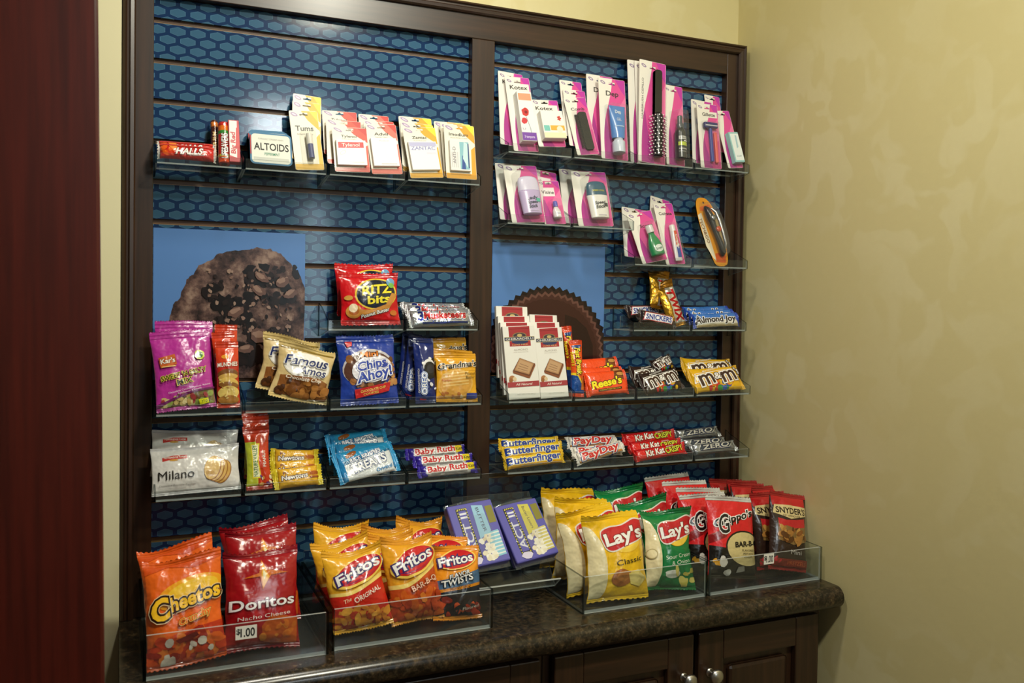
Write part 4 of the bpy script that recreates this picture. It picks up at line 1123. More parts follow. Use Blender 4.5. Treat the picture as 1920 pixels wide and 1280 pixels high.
# popcorn packs: flat printed packet inside a loose clear sleeve
def popcorn(key, band, stripe, lb, btext):
    W, H = W_(key), H_(key); r = empty('popcorn_pack')
    def des(d):
        d.rect(0, 0, 1, 1, 'E4E0F0'); d.rect(.015, .012, .985, .988, '5F5CB4')
        d.poly([(.17, .12), (.43, .10), (.40, .93), (.16, .93)], '2E2C2A')
        for i in range(17):
            for x in (.195, .395): d.ell(x, .15 + i * .047, .014, .011, 'E2D85A', n=8, same=i > 0)
        for i in range(5): d.ell(.21 + i * .042, .915, .014, .011, 'E2D85A', n=8, same=True); d.ell(.21 + i * .042, .125, .014, .011, 'E2D85A', n=8, same=True)
        d.rect(.215, .16, .375, .89, '5F5CB4'); d.text('ACT II', .297, .53, .150 * d.W / d.H, 'E6E8F4', .64 * d.H / d.W, 90, 0, .03)
        d.poly([(.50, .40), (.52, .95), (.76, .92), (.78, .50)], band); d.poly([(.80, .62), (.96, .62), (.96, .90), (.80, .90)], '8A8432')
        d.text(btext, .64, .70, .05, '3A3458', .40 * d.H / d.W, -86)
        d.poly([(.66, .08), (.95, .10), (.93, .50), (.68, .48)], stripe)
        for i in range(7): d.poly([(.66, .11 + i * .055), (.94, .125 + i * .055), (.94, .145 + i * .055), (.66, .13 + i * .055)], 'E8ECE8', i > 0)
        d.blobs(34, (.50, .07, .72, .44), .055, ['F2EEDC', 'E8E0C4', 'D8CCB0', 'F6F4EA'], 9, .85, .2); d.ell(.28, .09, .12, .06, 'DAD4EC', 0, 12, .2)
    mb = MB(); mb.box((-W / 2, -.001, 0), (W / 2, .024, H), '5F5CB4', bev=.003); d = D(W, H, .00005); des(d)
    mb.decal(d, lambda u, v: np.stack([u * W / 2, np.full_like(u, -.001), v * H], 1), sub=False, lim=(-.97, .02, .97, .98)); mb.build('printed_packet', 'card_stock', r)
    f = pouch_f(W * 1.02, H * 1.12, .030, .012, .012, 5, .02, .006, .0012, .35, 0); mb = MB(); sh = lambda s: (lambda u, v: f(u, v, s) + np.array([0, .010 if s == 1 else .012, -H * .065]))
    mb.surf(sh(1), 24, 24, 'FFFFFF'); mb.surf(sh(-1), 12, 12, 'FFFFFF', flip=True); mb.build('clear_sleeve', 'clear_film', r)
    put(key, r, 'popcorn', None, [lb])


popcorn('popcorn', '9CCBE6', '8ECBE0', 'purple popcorn pack with pale blue band, left one on the sloping rack', 'BUTTER')
popcorn('popcorn2', 'D6CC5A', 'D8CC7A', 'purple popcorn pack with yellow band, right one on the sloping rack', 'Butter Lovers')

# ---------------------------------------------------------------- snack pouches and packs on the left panel
W, H = W_('kars'), H_('kars')
def des(d):
    d.poly([(0, .0), (1, 0), (1, .23), (.6, .20), (.3, .13), (0, .05)], '7A6A3A'); d.blobs(44, (.08, .02, .97, .19), .06, ['B89A5A', '8A9A4A', '6A4A2A', 'C8B070', '9A3A3A', 'D8C890'], 12, .7)
    d.poly([(0, .05), (.3, .13), (.6, .20), (1, .23), (1, .25), (.6, .225), (.3, .16), (0, .09)], '6E1E5E')
    d.poly([(.10, .66), (.38, .69), (.40, .56), (.12, .53)], 'C8622E'); d.text("Kar's", .25, .615, .058, 'F6EFE2', .24, 4, 0, .04, '7A2A14', .05); d.rect(.14, .535, .38, .548, 'E8C070')
    d.ell(.80, .655, .085, .06, 'C8D42A', 0, 18, .08, 1); d.ell(.80, .655, .055, .04, '2E7A2A')
    d.text("SWEET 'N SALTY", .50, .435, .058, '24200E', .78, 9, 0, .03, 'E8E04A', .07); d.text('MIX', .50, .345, .062, '24200E', .26, 9, 0, .03, 'E8E04A', .07)
    d.text('Chocolate Candies, Peanuts, Raisins', .57, .255, .020, 'F2E2F0', .72, 8); d.text('Sunflower Kernels', .57, .225, .018, 'F2E2F0', .4, 8)
    d.poly([(.72, .06), (.88, .07), (.87, .125), (.71, .115)], 'D8D820'); d.text('Y10', .80, .092, .03, '3A5A10', .1)
r = pouch('trail_mix_bag', W, H, .022, des, 'B8329A', 'B43496', seed=71, curl=.004, wr=.0012, ts=.014)
put('kars', r, 'trail mix bag', 'pink trail mix bags', two('%s pink trail mix bag at far left below the cookie poster'))
W, H = W_('munch'), H_('munch')
def des(d):
    d.rect(0, .60, 1, 1, 'D8401E'); d.poly([(0, .62), (1, .66), (1, .56), (0, .52)], 'B82A18'); d.text('MUNCHIES', .50, .645, .062, 'F8F0E4', .86, 3, .1, .03, '8A1810', .08); d.ell(.4, .76, .16, .03, 'F0A030')
    d.ell(.50, .50, .44, .075, '7A4A22', 4); d.ell(.50, .455, .42, .05, 'C8A050', 4); d.ell(.52, .36, .42, .085, 'D8B45A', -8); d.ell(.52, .33, .42, .05, '8A5A28', -6); d.ell(.50, .22, .44, .10, 'DCC06A', 4); d.ell(.50, .12, .44, .065, 'A87434', 0)
    d.blobs(16, (.15, .12, .85, .42), .05, ['E8D080', 'B88A44'], 8, .6)
r = pouch('cracker_pack', W, H, .017, des, 'C8381C', 'C4381E', seed=75, curl=.003, wr=.0010, ts=.012)
put('munch', r, 'cracker pack', 'narrow red sandwich cracker packs', three('%s of the narrow red sandwich cracker packs beside the pink bags'))
W, H = W_('famous'), H_('famous')
def des(d):
    d.rect(.03, .88, .97, .97, '8A7028'); d.ell(.52, .62, .43, .24, 'E8E2D2', 0); d.ell(.52, .62, .41, .225, 'F6F4F0')
    d.poly([(.10, .08), (.92, .08), (.95, .38), (.75, .44), (.4, .42), (.08, .40)], '8A5426'); d.blobs(46, (.12, .07, .93, .33), .075, ['6A3C1A', '9A6430', 'B4783A', '4A2A14', '7E4C22'], 17, .7)
    d.text('Famous', .51, .70, .155, '22306A', .74, 2, .25, .035, 'F6F4F0', .05); d.text('Amos', .63, .535, .14, '22306A', .48, 2, .25, .035, 'F6F4F0', .05); d.text('Chocolate Chip', .50, .385, .055, 'F6EFE0', .62, 0, .2, .02)
r = pouch('cookie_bag', W, H, .026, des, 'D8BE86', 'D2B878', seed=81, curl=.010, wr=.0020, pinch=.085, cr=.0019, rag=.026)
put('famous', r, 'cookie bag', 'cream and gold cookie bags', ['front cream cookie bag with blue script, tilted, below cookie poster', 'rear cream cookie bag half hidden behind the tilted front one'])
W, H = W_('ritz'), H_('ritz')
def des(d):
    d.ell(.60, .58, .38, .30, 'E8C23A', 8); d.ell(.60, .58, .35, .27, '1C2236', 8); d.text('RITZ', .62, .665, .17, 'F2E03A', .52, 6, .2, .05, '10141E', .06); d.text('bits', .64, .475, .14, 'F2E03A', .40, 6, .1, .05, '10141E', .05)
    d.poly([(.30, .18), (.52, .17), (.80, .28), (.92, .48), (.98, .58), (.88, .60), (.76, .38), (.5, .28), (.3, .28)], 'C88A3E'); d.text('Peanut Butter', .57, .225, .06, 'F2F0EA', .50, 14, .15, .03, '1C2236', .08)
    d.ell(.20, .25, .13, .12, 'C88A3E'); d.ell(.20, .25, .08, .07, 'B0622A'); d.ell(.19, .31, .07, .08, 'EAD8B8'); d.ell(.12, .50, .07, .045, 'D8A04A'); d.ell(.88, .22, .06, .05, 'C8702A')
    d.ell(.86, .80, .07, .08, '6AA0C8'); d.ell(.87, .74, .05, .05, '7AB84A')
r = pouch('cracker_bag', W, H, .028, des, 'D0141E', 'C8121C', seed=87, curl=.008, wr=.0022)
put('ritz', r, 'cracker bag', 'red cracker bags', two('%s red mini cracker bag with yellow letters, upper left panel'))
W, H = W_('chips'), H_('chips')
def des(d):
    d.ell(.50, .52, .46, .27, 'C6C2C8', 6); d.ell(.5, .50, .44, .25, '5A3A2E', 6); d.blobs(30, (.08, .25, .95, .66), .06, ['8A5A30', 'A87040', '6A4020', 'C89058'], 23, .9)
    d.ell(.55, .50, .36, .19, 'EDEBF2', 10); d.poly([(.13, .90), (.26, .92), (.24, .84), (.16, .82)], 'D02A2A')
    d.text('Mini', .52, .71, .075, 'F08A2A', .30, 3, .05, .03, '5A2A10', .06); d.text('Chips', .55, .565, .12, '2440A8', .52, 10, .15, .05, 'F2F2F6', .09, '2440A8', .12); d.text('Ahoy!', .58, .425, .13, '2440A8', .62, 12, .15, .05, 'F2F2F6', .09, '2440A8', .12)
    d.poly([(.22, .22), (.85, .30), (.82, .18), (.24, .10)], 'CC2A2E'); d.text('CHOCOLATE CHIP', .54, .215, .032, 'F4E070', .44, 8, 0, .02); d.text('COOKIES', .50, .165, .030, 'F4E070', .26, 8, 0, .02); d.text('NET WT 2 OZ', .82, .06, .018, 'D8DCEC', .22)
r = pouch('cookie_bag', W, H, .028, des, '2340A0', '2440A4', seed=91, curl=.004, wr=.0014, ts=.014)
put('chips', r, 'cookie bag', None, ['blue mini chocolate chip cookie bag in the middle left shelf'])
W, H = W_('oreo'), H_('oreo')
def des(d):
    d.poly([(.3, .62), (1, .70), (1, .40), (.55, .34)], '10121C'); d.ell(.68, .56, .32, .11, 'E8E8EA', 20); d.ell(.72, .52, .32, .11, '1A1A20', 20); d.ell(.74, .52, .22, .07, '2C2C34', 20); d.blobs(5, (.3, .60, .9, .70), .08, ['F0F0F2'], 5)
    d.text('OREO', .40, .30, .24 * d.W / d.H, 'F4F6FA', .32 * d.H / d.W, 90, 0, .05, '2A5AB8', .08, 'DCE6F4', .14); d.text('CHOCOLATE SANDWICH', .16, .34, .07 * d.W / d.H, 'F0F0F4', .36 * d.H / d.W, 90); d.poly([(.2, .03), (.6, .03), (.5, .07), (.2, .08)], 'C8283A')
    d.blobs(4, (.5, .2, .95, .38), .1, ['E8E8F0', '1A1A20'], 8)
r = pouch('cookie_pack', W, H, .018, des, '16286E', '14245E', seed=95, curl=.003, wr=.0014)
put('oreo', r, 'cookie pack', 'narrow navy sandwich cookie packs', three('%s of the narrow navy sandwich cookie packs by the amber packs'))
W, H = W_('grandma'), H_('grandma')
def des(d):
    d.rect(.0, .64, 1, .84, 'E3A526'); d.ell(.46, .36, .44, .30, 'E6B45A', 10); d.ell(.46, .36, .40, .26, 'D8A048', 10)
    for i in range(5): d.poly([(.14, .30 + i * .06), (.78, .36 + i * .06), (.78, .385 + i * .06), (.14, .325 + i * .06)], 'EBC67A', i > 0)
    d.blobs(14, (.04, .06, .6, .2), .06, ['C89050', 'E8D0A0', 'B4703A'], 29); d.text("Grandma's", .52, .75, .115, '1E1812', .96, 6, .25, .04, 'F4EBDC', .06); d.text('Peanut', .82, .58, .055, '5A4A1A', .26, 4); d.text('Butter', .82, .50, .055, '5A4A1A', .24, 4); d.poly([(.72, .08), (.98, .08), (.98, .18), (.72, .18)], '2A3A8A'); d.text("Grandma's", .22, .44, .04, 'C0302A', .22)
r = pouch('cookie_pack', W, H, .018, des, 'E8AA28', 'DE9E24', seed=99, curl=.005, wr=.0014)
put('grandma', r, 'cookie pack', 'amber cookie packs', three('%s of the amber cookie packs with black script by centre post'))
W, H = W_('milano'), H_('milano')
def des(d):
    d.rect(0, 0, 1, 1, 'D9D7D4'); d.poly([(.12, .78), (.24, .815), (.40, .815), (.40, .735), (.24, .735), (.12, .70)], 'C03A34'); d.text('PEPPERIDGE FARM', .26, .775, .035, 'F2E6DC', .24, 0, 0, .02); d.ell(.25, .715, .05, .02, 'C8963A')
    for i in range(4): d.ell(.80 - i * .038, .40 + i * .03, .095, .26, '9A6428', -22 - 3 * (3 - i) + 3); d.ell(.795 - i * .038, .405 + i * .03, .088, .25, ('D2A456', 'D8AE60', 'DCB468', 'E2BE78')[i], -22 - 3 * (3 - i) + 3)
    d.ell(.655, .38, .05, .07, 'C49A54', -20); d.text('Milano', .27, .405, .175, '2A2826', .40, 2, .06); d.text('Distinctive Exquisite Cookies', .28, .20, .035, '5A5450', .40, 0, .15)
r = pouch('cookie_pouch', W, H, .024, des, 'DAD8D6', 'C6C6C8', 'glossy_film', seed=104, curl=.004, wr=.0016, ts=.006, bs=.006, pinch=.03, zig=False)
put('milano', r, 'cookie pouch', 'white cookie pouches', two('%s white cookie pouch with tan oval cookies, lower far left'))
W, H = W_('nature'), H_('nature')
def des(d):
    d.rect(0, .05, .45, .75, 'B9C23A'); d.poly([(.45, .72), (1, .74), (1, 0), (.55, 0), (.50, .2)], 'CE3E1C'); d.poly([(.22, .18), (.60, .18), (.50, .45), (.60, .72), (.22, .72)], 'E8D832'); d.poly([(.26, .20), (.54, .20), (.45, .45), (.54, .70), (.26, .70)], 'F0ECC0')
    d.text('NATURE VALLEY', .37, .45, .17 * d.W / d.H, '2A7A34', .48 * d.H / d.W, 90, 0, .02); d.text('PEANUT', .76, .48, .12 * d.W / d.H, 'F4E8DC', .26 * d.H / d.W, 90, 0, .04); d.blobs(8, (.55, .05, .95, .2), .1, ['D8A04A', 'F0E0C0', '6A3A7A'], 40)
r = pouch('granola_bar', W, H, .016, des, 'B8381C', 'A8301A', seed=109, curl=.006, wr=.0016, ts=.014, pinch=.16)
put('nature', r, 'granola bar', 'upright orange and green granola bars', three('%s of the upright orange and green granola bars beside the white pouches'))
W, H = W_('newton'), H_('newton')
def des(d):
    d.rect(.0, .35, 1, .9, 'EAB42E'); d.text('Newtons', .42, .52, .22, 'F6F2EA', .52, 3, .1, .05, '4A3040', .10); d.text('Fig', .24, .74, .13, '6A2A5A', .1, 3, 0, .03); d.ell(.80, .60, .12, .13, 'D88A2A'); d.ell(.82, .60, .09, .09, 'B05A24'); d.rect(.72, .36, .90, .44, '9A4A1E')
r = bar('fig_cookie_pack', W, H, .016, des, 'E8B22A', 'E6D02E', seed=112, es=.009)
put('newton', r, 'cookie pack', 'yellow fig cookie packs', three('%s of the yellow fig cookie packs on the lower left shelf'))
W, H = W_('krispies'), H_('krispies')
def des(d):
    d.poly([(0, .62), (1, .78), (1, 1), (0, 1)], '2A94C8'); d.poly([(0, .62), (1, .78), (1, .72), (0, .50)], '1E6E9A'); d.rect(0, .0, .14, 1, '2A8AC8'); d.ell(.28, .84, .10, .09, '9A5A2A', 20, 10, .2)
    d.text('RICE KRISPIES', .50, .70, .13, 'F2F4F6', .52, 9, .1, .03, '2A4A8A', .09); d.text('TREATS', .52, .42, .27, 'F4F6F8', .58, 9, .1, .05, '26457E', .07, 'E2E8EE', .12); d.text('Original', .74, .16, .11, '3A8AC8', .26, 6, .15, .03); d.rect(.90, .12, .97, .28, '3A8AC8')
r = bar('crispy_treat', W, H, .014, des, 'DDE4E8', '2E9AD6', 'bar_film', seed=116, es=.009, sq=4.5, tw=.002)
put('krispies', r, 'crispy rice bar', 'blue and white crispy rice treats', three('%s of the blue and white crispy rice treats, lower left shelf'))
W, H = W_('babyruth'), H_('babyruth')
def des(d):
    d.rect(.16, 0, .84, 1, 'C9C6C4'); d.rect(.0, .0, .14, 1, '3A2A9A'); d.rect(.86, 0, 1, 1, '33258A'); d.text('Baby Ruth', .48, .62, .52, 'C8222A', .66, 2, .1, .05, 'F4F0EE', .12); d.poly([(.82, .25), (.97, .40), (.96, .95), (.81, .85)], 'E8D02A'); d.text('King', .885, .62, .28, '2A2418', .11, 8, 0, .03); d.rect(.2, .16, .8, .26, '8A8684')
r = bar('candy_bar', W, H, .017, des, 'B8B4B4', '3E2CA8', 'bar_film', seed=119, sq=4)
put('babyruth', r, 'candy bar', 'silver and purple nut bars', three('%s of the silver bars with purple ends and red letters'))
W, H = W_('musk'), H_('musk')
def des(d):
    d.rect(.10, .22, .92, .88, 'CACCD4'); d.text('3', .19, .58, .55, '2A3A9A', .08, 0, .1, .06, 'F2F2F6', .1); d.text('Musketeers', .56, .60, .42, 'C8323A', .64, 0, .12, .06, 'F4F4F8', .10, '2A3A9A', .15); d.rect(.2, .10, .9, .2, '2A3A8A')
r = bar('candy_bar', W, H, .017, des, 'C2C4C8', 'C8CACE', 'foil_film', seed=123, tw=.002)
put('musk', r, 'candy bar', 'silver candy bars with red letters', three('%s of the silver candy bars with red script beside the red crackers'))

# ---------------------------------------------------------------- right panel sweets
def gcarton(key, lb):
    W, H = W_(key), H_(key); r = empty('chocolate_carton')
    def des(d):
        d.rect(0, 0, 1, 1, 'F1EFE8'); d.rect(.18, .72, .84, 1, 'A82830'); d.rect(.20, .955, .82, .965, '8A1820'); d.ell(.51, .865, .22, .045, '8A7A4A'); d.ell(.51, .865, .19, .035, '3A2A3A'); d.ell(.51, .87, .08, .02, 'C8B070')
        d.ell(.51, .785, .26, .035, '22305E'); d.rect(.03, .795, .97, .850, 'D8C88A'); d.rect(.035, .80, .965, .845, '1E2C58'); d.text('GHIRARDELLI', .50, .8225, .028, 'F2ECD8', .86, 0, 0, .015); d.text('LUXE MILK', .51, .742, .020, 'E8C88A', .50)
        d.text('ALMOND', .51, .672, .026, 'B8AFA4', .44); d.text('MILK CHOCOLATE', .51, .640, .012, 'C8C0B8', .46)
        d.poly([(.45, .56), (.92, .47), (.72, .30), (.20, .385)], '6A3A20'); d.poly([(.20, .385), (.72, .30), (.70, .27), (.21, .355)], '8A4E2A'); d.poly([(.92, .47), (.92, .44), (.71, .27), (.72, .30)], '9A6038')
        d.poly([(.45, .555), (.88, .472), (.70, .325), (.25, .395)], 'B98A5E'); d.poly([(.46, .535), (.83, .465), (.69, .345), (.30, .405)], 'C8A076')
        for i in range(3): d.poly([(.44 - i * .04, .485 - i * .03), (.70 - i * .02, .435 - i * .03), (.70 - i * .02, .428 - i * .03), (.44 - i * .04, .478 - i * .03)], '8A6040', i > 0)
        d.ell(.16, .29, .09, .035, 'B47A46', 10); d.ell(.24, .275, .06, .03, 'E0C8A0', 10); d.ell(.12, .26, .06, .03, 'A0622E')
        d.rect(0, .165, 1, .235, 'A83A40'); d.text('All Natural', .52, .20, .030, 'F4EEE6', .50, 0, .25, .01); d.text('NET WT 3 OZ (85 g)', .56, .065, .014, 'C8C4BC', .56)
    mb = MB(); mb.box((-W / 2, -.0005, 0), (W / 2, .0085, H), 'EFEDE6', bev=.0008); d = D(W, H, .00004); des(d)
    mb.decal(d, lambda u, v: np.stack([u * W / 2, np.full_like(u, -.0005), v * H], 1), sub=False, lim=(-.98, .008, .98, .992)); mb.build('carton', 'card_stock', r)
    mb = MB(); mb.box((-W / 2 - .0003, .001, H * .20), (-W / 2 + .0002, .0075, H * .26), 'A83A40'); mb.build('side_print', 'card_stock', r)
    put(key, r, 'chocolate bar', 'white and red chocolate cartons', lb)


gcarton('ghir', ['front white chocolate carton of the left stack beside the centre post', 'second white chocolate carton of the left stack', 'third white chocolate carton of the left stack', 'rearmost and highest white chocolate carton of the left stack'])
gcarton('ghir2', ['front white chocolate carton of the right stack by the orange bar', 'second white chocolate carton of the right stack', 'rearmost white chocolate carton of the right stack'])


def fastbar(key, lb, c0):
    W, H = W_(key), H_(key)
    def des(d):
        d.poly([(0, .0), (1, 0), (1, .12), (.4, .36), (0, .38)], '1E4E9A'); d.poly([(0, .38), (.4, .36), (1, .12), (1, .17), (.4, .41), (0, .42)], 'F4D02A'); d.poly([(.1, .90), (.9, .92), (.7, .86), (.2, .85)], '2A4A8A'); d.rect(.72, .12, .98, .34, 'C8702A')
        d.text('Fast Break', .55, .62, .40 * d.W / d.H, 'F6E02E', .46 * d.H / d.W, -88, .1, .05, '3A1408', .08); d.text("Reese's", .16, .66, .22 * d.W / d.H, 'F6E02E', .24 * d.H / d.W, -88, .1, .03)
    r = pouch('candy_bar', W, H, .02, des, c0, 'D8401C', 'bar_film', ts=.008, seed=130, curl=.005, pinch=.08); put(key, r, 'candy bar', None, [lb]); r['group'] = 'upright orange and blue candy bars'


fastbar('fast', 'front upright orange and blue bar between white cartons and orange packs', 'EE5A1E'); fastbar('fast_b', 'rear upright orange bar, its top sticking up behind the white cartons', 'E0502A')
W, H = W_('reese'), H_('reese')
def des(d):
    d.rect(0, 0, 1, 1, 'F4501E'); d.poly([(.66, .62), (1, .55), (1, 1), (.72, 1)], '8A4A24'); d.ell(.84, .84, .13, .14, '6A341A', 0, 18, .06); d.ell(.84, .82, .09, .08, 'C8904A')
    d.text("Reese's", .48, .48, .30, 'F8E81E', .70, 8, .2, .06, '3A1608', .08); d.poly([(.24, .20), (.80, .26), (.80, .17), (.24, .11)], '4A2010'); d.text('2 PEANUT BUTTER CUPS', .52, .185, .045, 'F4D42A', .50, 3)
r = bar('peanut_butter_cup_pack', W, H, .016, des, 'F4501E', 'E8461A', seed=133, sq=5, es=.006); put('reese', r, 'candy pack', 'orange peanut butter cup packs', three('%s of the orange peanut butter cup packs with yellow script'))


def mm(key, lbs, base, seal, nut):
    W, H = W_(key), H_(key)
    def des(d):
        d.blobs(22, (.22, .06, .80, .32), .05, ['C8282A', '2A5AB0', 'E0B41E', '2E8A3A', 'E0701E'], 50, 1.2, .02); d.poly([(.06, .34), (.94, .52), (.93, .86), (.08, .72)], 'EEEAE4'); d.poly([(.075, .36), (.925, .535), (.915, .84), (.095, .70)], nut)
        d.text('m', .27, .56, .62, '3A2018', .27, 10, 0, .03, 'F4F0EA', .06); d.text('m', .71, .64, .62, '3A2018', .27, 10, 0, .03, 'F4F0EA', .06); d.text('&', .50, .58, .26, 'F4F0EA', .12, 8, 0, .04, '3A2018', .08); d.text("'s", .915, .74, .26, 'F4F0EA', .07, 8, 0, .03, '3A2018', .10)
        d.text('PEANUT' if nut != base else 'MILK CHOCOLATE', .4, .84, .06, 'F4F0EA', .34, 10, 0, .02)
    r = bar('candy_pouch', W, H, .019, des, base, seal, 'glossy_film', seed=140 + len(key), sq=3, es=.006, tw=.002); put(key, r, 'candy pouch', 'brown candy pouches' if base != 'E9B41A' else 'yellow candy pouches', lbs)


mm('mmb', ['front dark brown candy pouch between orange and yellow packs', 'dark brown candy pouch behind the front brown one'], '33221C', '2A1B17', '33221C')
mm('mmb_c', ['small tilted dark brown candy pouch end, topmost of the brown ones'], '33221C', '2A1B17', '33221C')
mm('mmy', ['front yellow candy pouch at right end of the middle shelf', 'rear yellow candy pouch under the almond bars tray'], 'E9B41A', 'E4AE18', 'E9B41A')


def candy(key, name, lbs, base, fin, grp, des, Dp=.022, seed=150, mat='bar_film', sq=3.5, tw=.0014):
    r = bar(name, W_(key), H_(key), Dp, des, base, fin, mat, seed=seed, sq=sq, tw=tw); put(key, r, 'candy bar', grp, lbs)


def des(d):
    d.rect(0, .0, 1, .2, 'D8A01E'); d.text('Butterfinger', .49, .54, .52, '1E3E9E', .88, 1, .12, .05, 'F6EFC0', .06); d.rect(.25, .06, .6, .12, 'A8A088')
candy('butter', 'candy_bar', ['front yellow bar with blue letters beside the centre post', 'middle yellow bar with blue letters, lettering fully showing', 'rearmost yellow bar with blue letters'], 'EBC52A', 'E2B81E', 'yellow candy bars with blue letters', des, .018, 151)
def des(d):
    d.rect(.04, .08, .96, .22, 'C88A3E'); d.rect(.06, .22, .94, .90, 'ECE6DC'); d.text('PayDay', .50, .56, .56, 'CC2428', .74, 2, .2, .06, 'F4F0EA', .08, '2A3A8A', .14)
candy('payday', 'candy_bar', three('%s of the white peanut bars with red letters, lower right shelf'), 'E4DDD0', 'E8E4DC', 'white candy bars with red letters', des, .017, 153)
def des(d):
    d.rect(0, .82, 1, 1, 'B8141A'); d.text('Kit Kat', .38, .50, .50, 'F4F0E8', .34, 4, .15, .05, '7A0E12', .08); d.text('CRISPY', .74, .48, .46, 'D8D63A', .34, 4, .05, .04, '2A2410', .07); d.text('extra', .68, .80, .12, 'F4F0E8', .14, 4)
candy('kitkat', 'wafer_bar', three('%s of the red wafer bars on the lower right shelf'), 'D81A1C', 'CC1618', 'red wafer bars', des, .017, 157)
def des(d):
    d.rect(0, .0, 1, .24, '8A8E94'); d.poly([(.12, .30), (.80, .34), (.92, .86), (.20, .86)], 'ECEEF2'); d.poly([(.14, .34), (.79, .38), (.90, .82), (.21, .82)], '4A5260'); d.text('ZERO', .52, .58, .38, 'F2F4F6', .58, 3, .3, .04, '20285A', .07); d.rect(.16, .26, .84, .31, '22305E')
candy('zero', 'candy_bar', three('%s of the silver bars at the right end of the lower shelf'), '9EA2A8', 'A8ACB0', 'silver candy bars with white letters', des, .017, 161, 'foil_film')
def des(d):
    d.rect(0, .86, 1, 1, '4A3A34'); d.poly([(.10, .20), (.86, .22), (.92, .84), (.15, .84)], 'C83240'); d.poly([(.115, .24), (.855, .26), (.905, .80), (.16, .80)], 'E8E6EA'); d.text('SNICKERS', .51, .52, .40, '243A94', .68, 2, .15, .05)
candy('snickers', 'candy_bar', ['front dark brown bar with blue letters beside the gold bar', 'second dark brown bar just behind the front one', 'rearmost dark brown bar at the left end of its tray'], '2E221E', '3A2C28', 'dark brown candy bars with blue letters', des, .018, 167)
def des(d):
    d.rect(0, .48, 1, 1, '3A74C8'); d.rect(0, 0, 1, .46, 'D8D0BE'); d.rect(0, 0, .99, .14, 'C8B48A'); d.text('Almond Joy', .48, .50, .42, '2A1E1A', .82, 1, .1, .06, 'F2F2F4', .08); d.text('A', .10, .50, .55, '2A1E1A', .09, 1, .1, .06, 'F2F2F4', .08)
candy('almond', 'candy_bar', three('%s of the blue and white almond bars by the right frame'), '3A74C8', '2446B0', 'blue almond candy bars', des, .017, 171)


def twix(key, lb):
    W, H = W_(key), H_(key)
    def des(d):
        d.poly([(.02, .06), (.35, .06), (.30, .80), (.02, .80)], 'C8952A'); d.poly([(.36, .05), (.98, .05), (.98, .84), (.42, .84)], 'F0ECE4'); d.text('TWIX', .68, .45, .44 * d.W / d.H, 'CC1E26', .68 * d.H / d.W, -86, .15, .07, 'F6F2EA', .06); d.rect(.0, .0, 1, .05, 'B8842A')
    r = pouch('cookie_bar', W, H, .018, des, 'B07E22', '9A6A1A', 'foil_film', ts=.016, seed=180, curl=.008, wr=.003, pinch=.04); put(key, r, 'candy bar', None, [lb]); r['group'] = 'gold cookie bars'


twix('twix', 'front upright gold bar with red letters, standing among the brown bars'); twix('twix_b', 'rear upright gold bar leaning behind the front gold one')

# ---------------------------------------------------------------- rolls, gum and tins at the far left
W, H = W_('halls'), H_('halls')
def des(d):
    d.rect(0, .02, 1, .98, 'C8241E'); d.blobs(7, (.06, .25, .30, .85), .05, ['E8601E', 'F08A3A', 'D83A1E'], 9, 1.4); d.text('HALLS', .54, .52, .42, 'F4F2EE', .44, 3, .3, .06, '8A1010', .08); d.poly([(.5, .2), (.8, .3), (.82, .55), (.78, .34)], 'F4F2EE'); d.rect(0, .84, 1, .97, 'D8483A')
r = bar('cough_drop_roll', W, H, .018, des, 'C8241E', 'D8D0C8', seed=190, sq=2.4, es=.004); put('halls', r, 'cough drops', 'red cough drop rolls', two('%s of the two red cough drop rolls lying at far left'))


def roll(key, lb, c, bands, word, wc):
    W, H = W_(key), H_(key); R = W / 2; r = empty('candy_roll'); mb = MB(); mb.lathe([(R * .55, 0), (R * .92, .0005), (R, .003), (R, H - .003), (R * .92, H - .0005), (R * .5, H)], c, 0, 24, (0, R, 0))
    d = D(2 * R * 1.5, H, .00006)
    for a, b, q in bands: d.rect(0, a, 1, b, q)
    d.text(word, .5, .40, .34 * d.W / d.H, wc, .60 * d.H / d.W, 90, 0, .05, '2A1412', .06)
    mb.decal(d, lambda u, v: np.stack([R * np.sin(u * 1.5), R - R * np.cos(u * 1.5), v * H], 1), mx=.003, lim=(-1, .01, 1, .99)); mb.build('wrapper', 'bar_film', r)
    mb = MB(); mb.lathe([(R * .9, H - .001), (R * .6, H + .0015), (R * .25, H + .003), (.0001, H + .002)], 'C8A878', 0, 18, (0, R, 0)); mb.build('twisted_end', 'foil_film', r)
    put(key, r, 'candy roll', None, [lb]); r['group'] = 'upright candy rolls'


roll('lifesaver', 'upright red ring candy roll with green and orange top band', 'C42A24', [(.78, .90, 'E0701E'), (.70, .78, '3A8A3A'), (.0, .14, 'D8481E'), (.14, .20, 'C8C02A')], 'LIFESAVERS', 'F4F2F0')
roll('lifesaver_b', 'upright dark brown candy roll left of the red one', '4A2018', [(.84, .95, 'C8702A'), (.10, .60, '5A281C')], 'BUTTER RUM', 'E8C890')


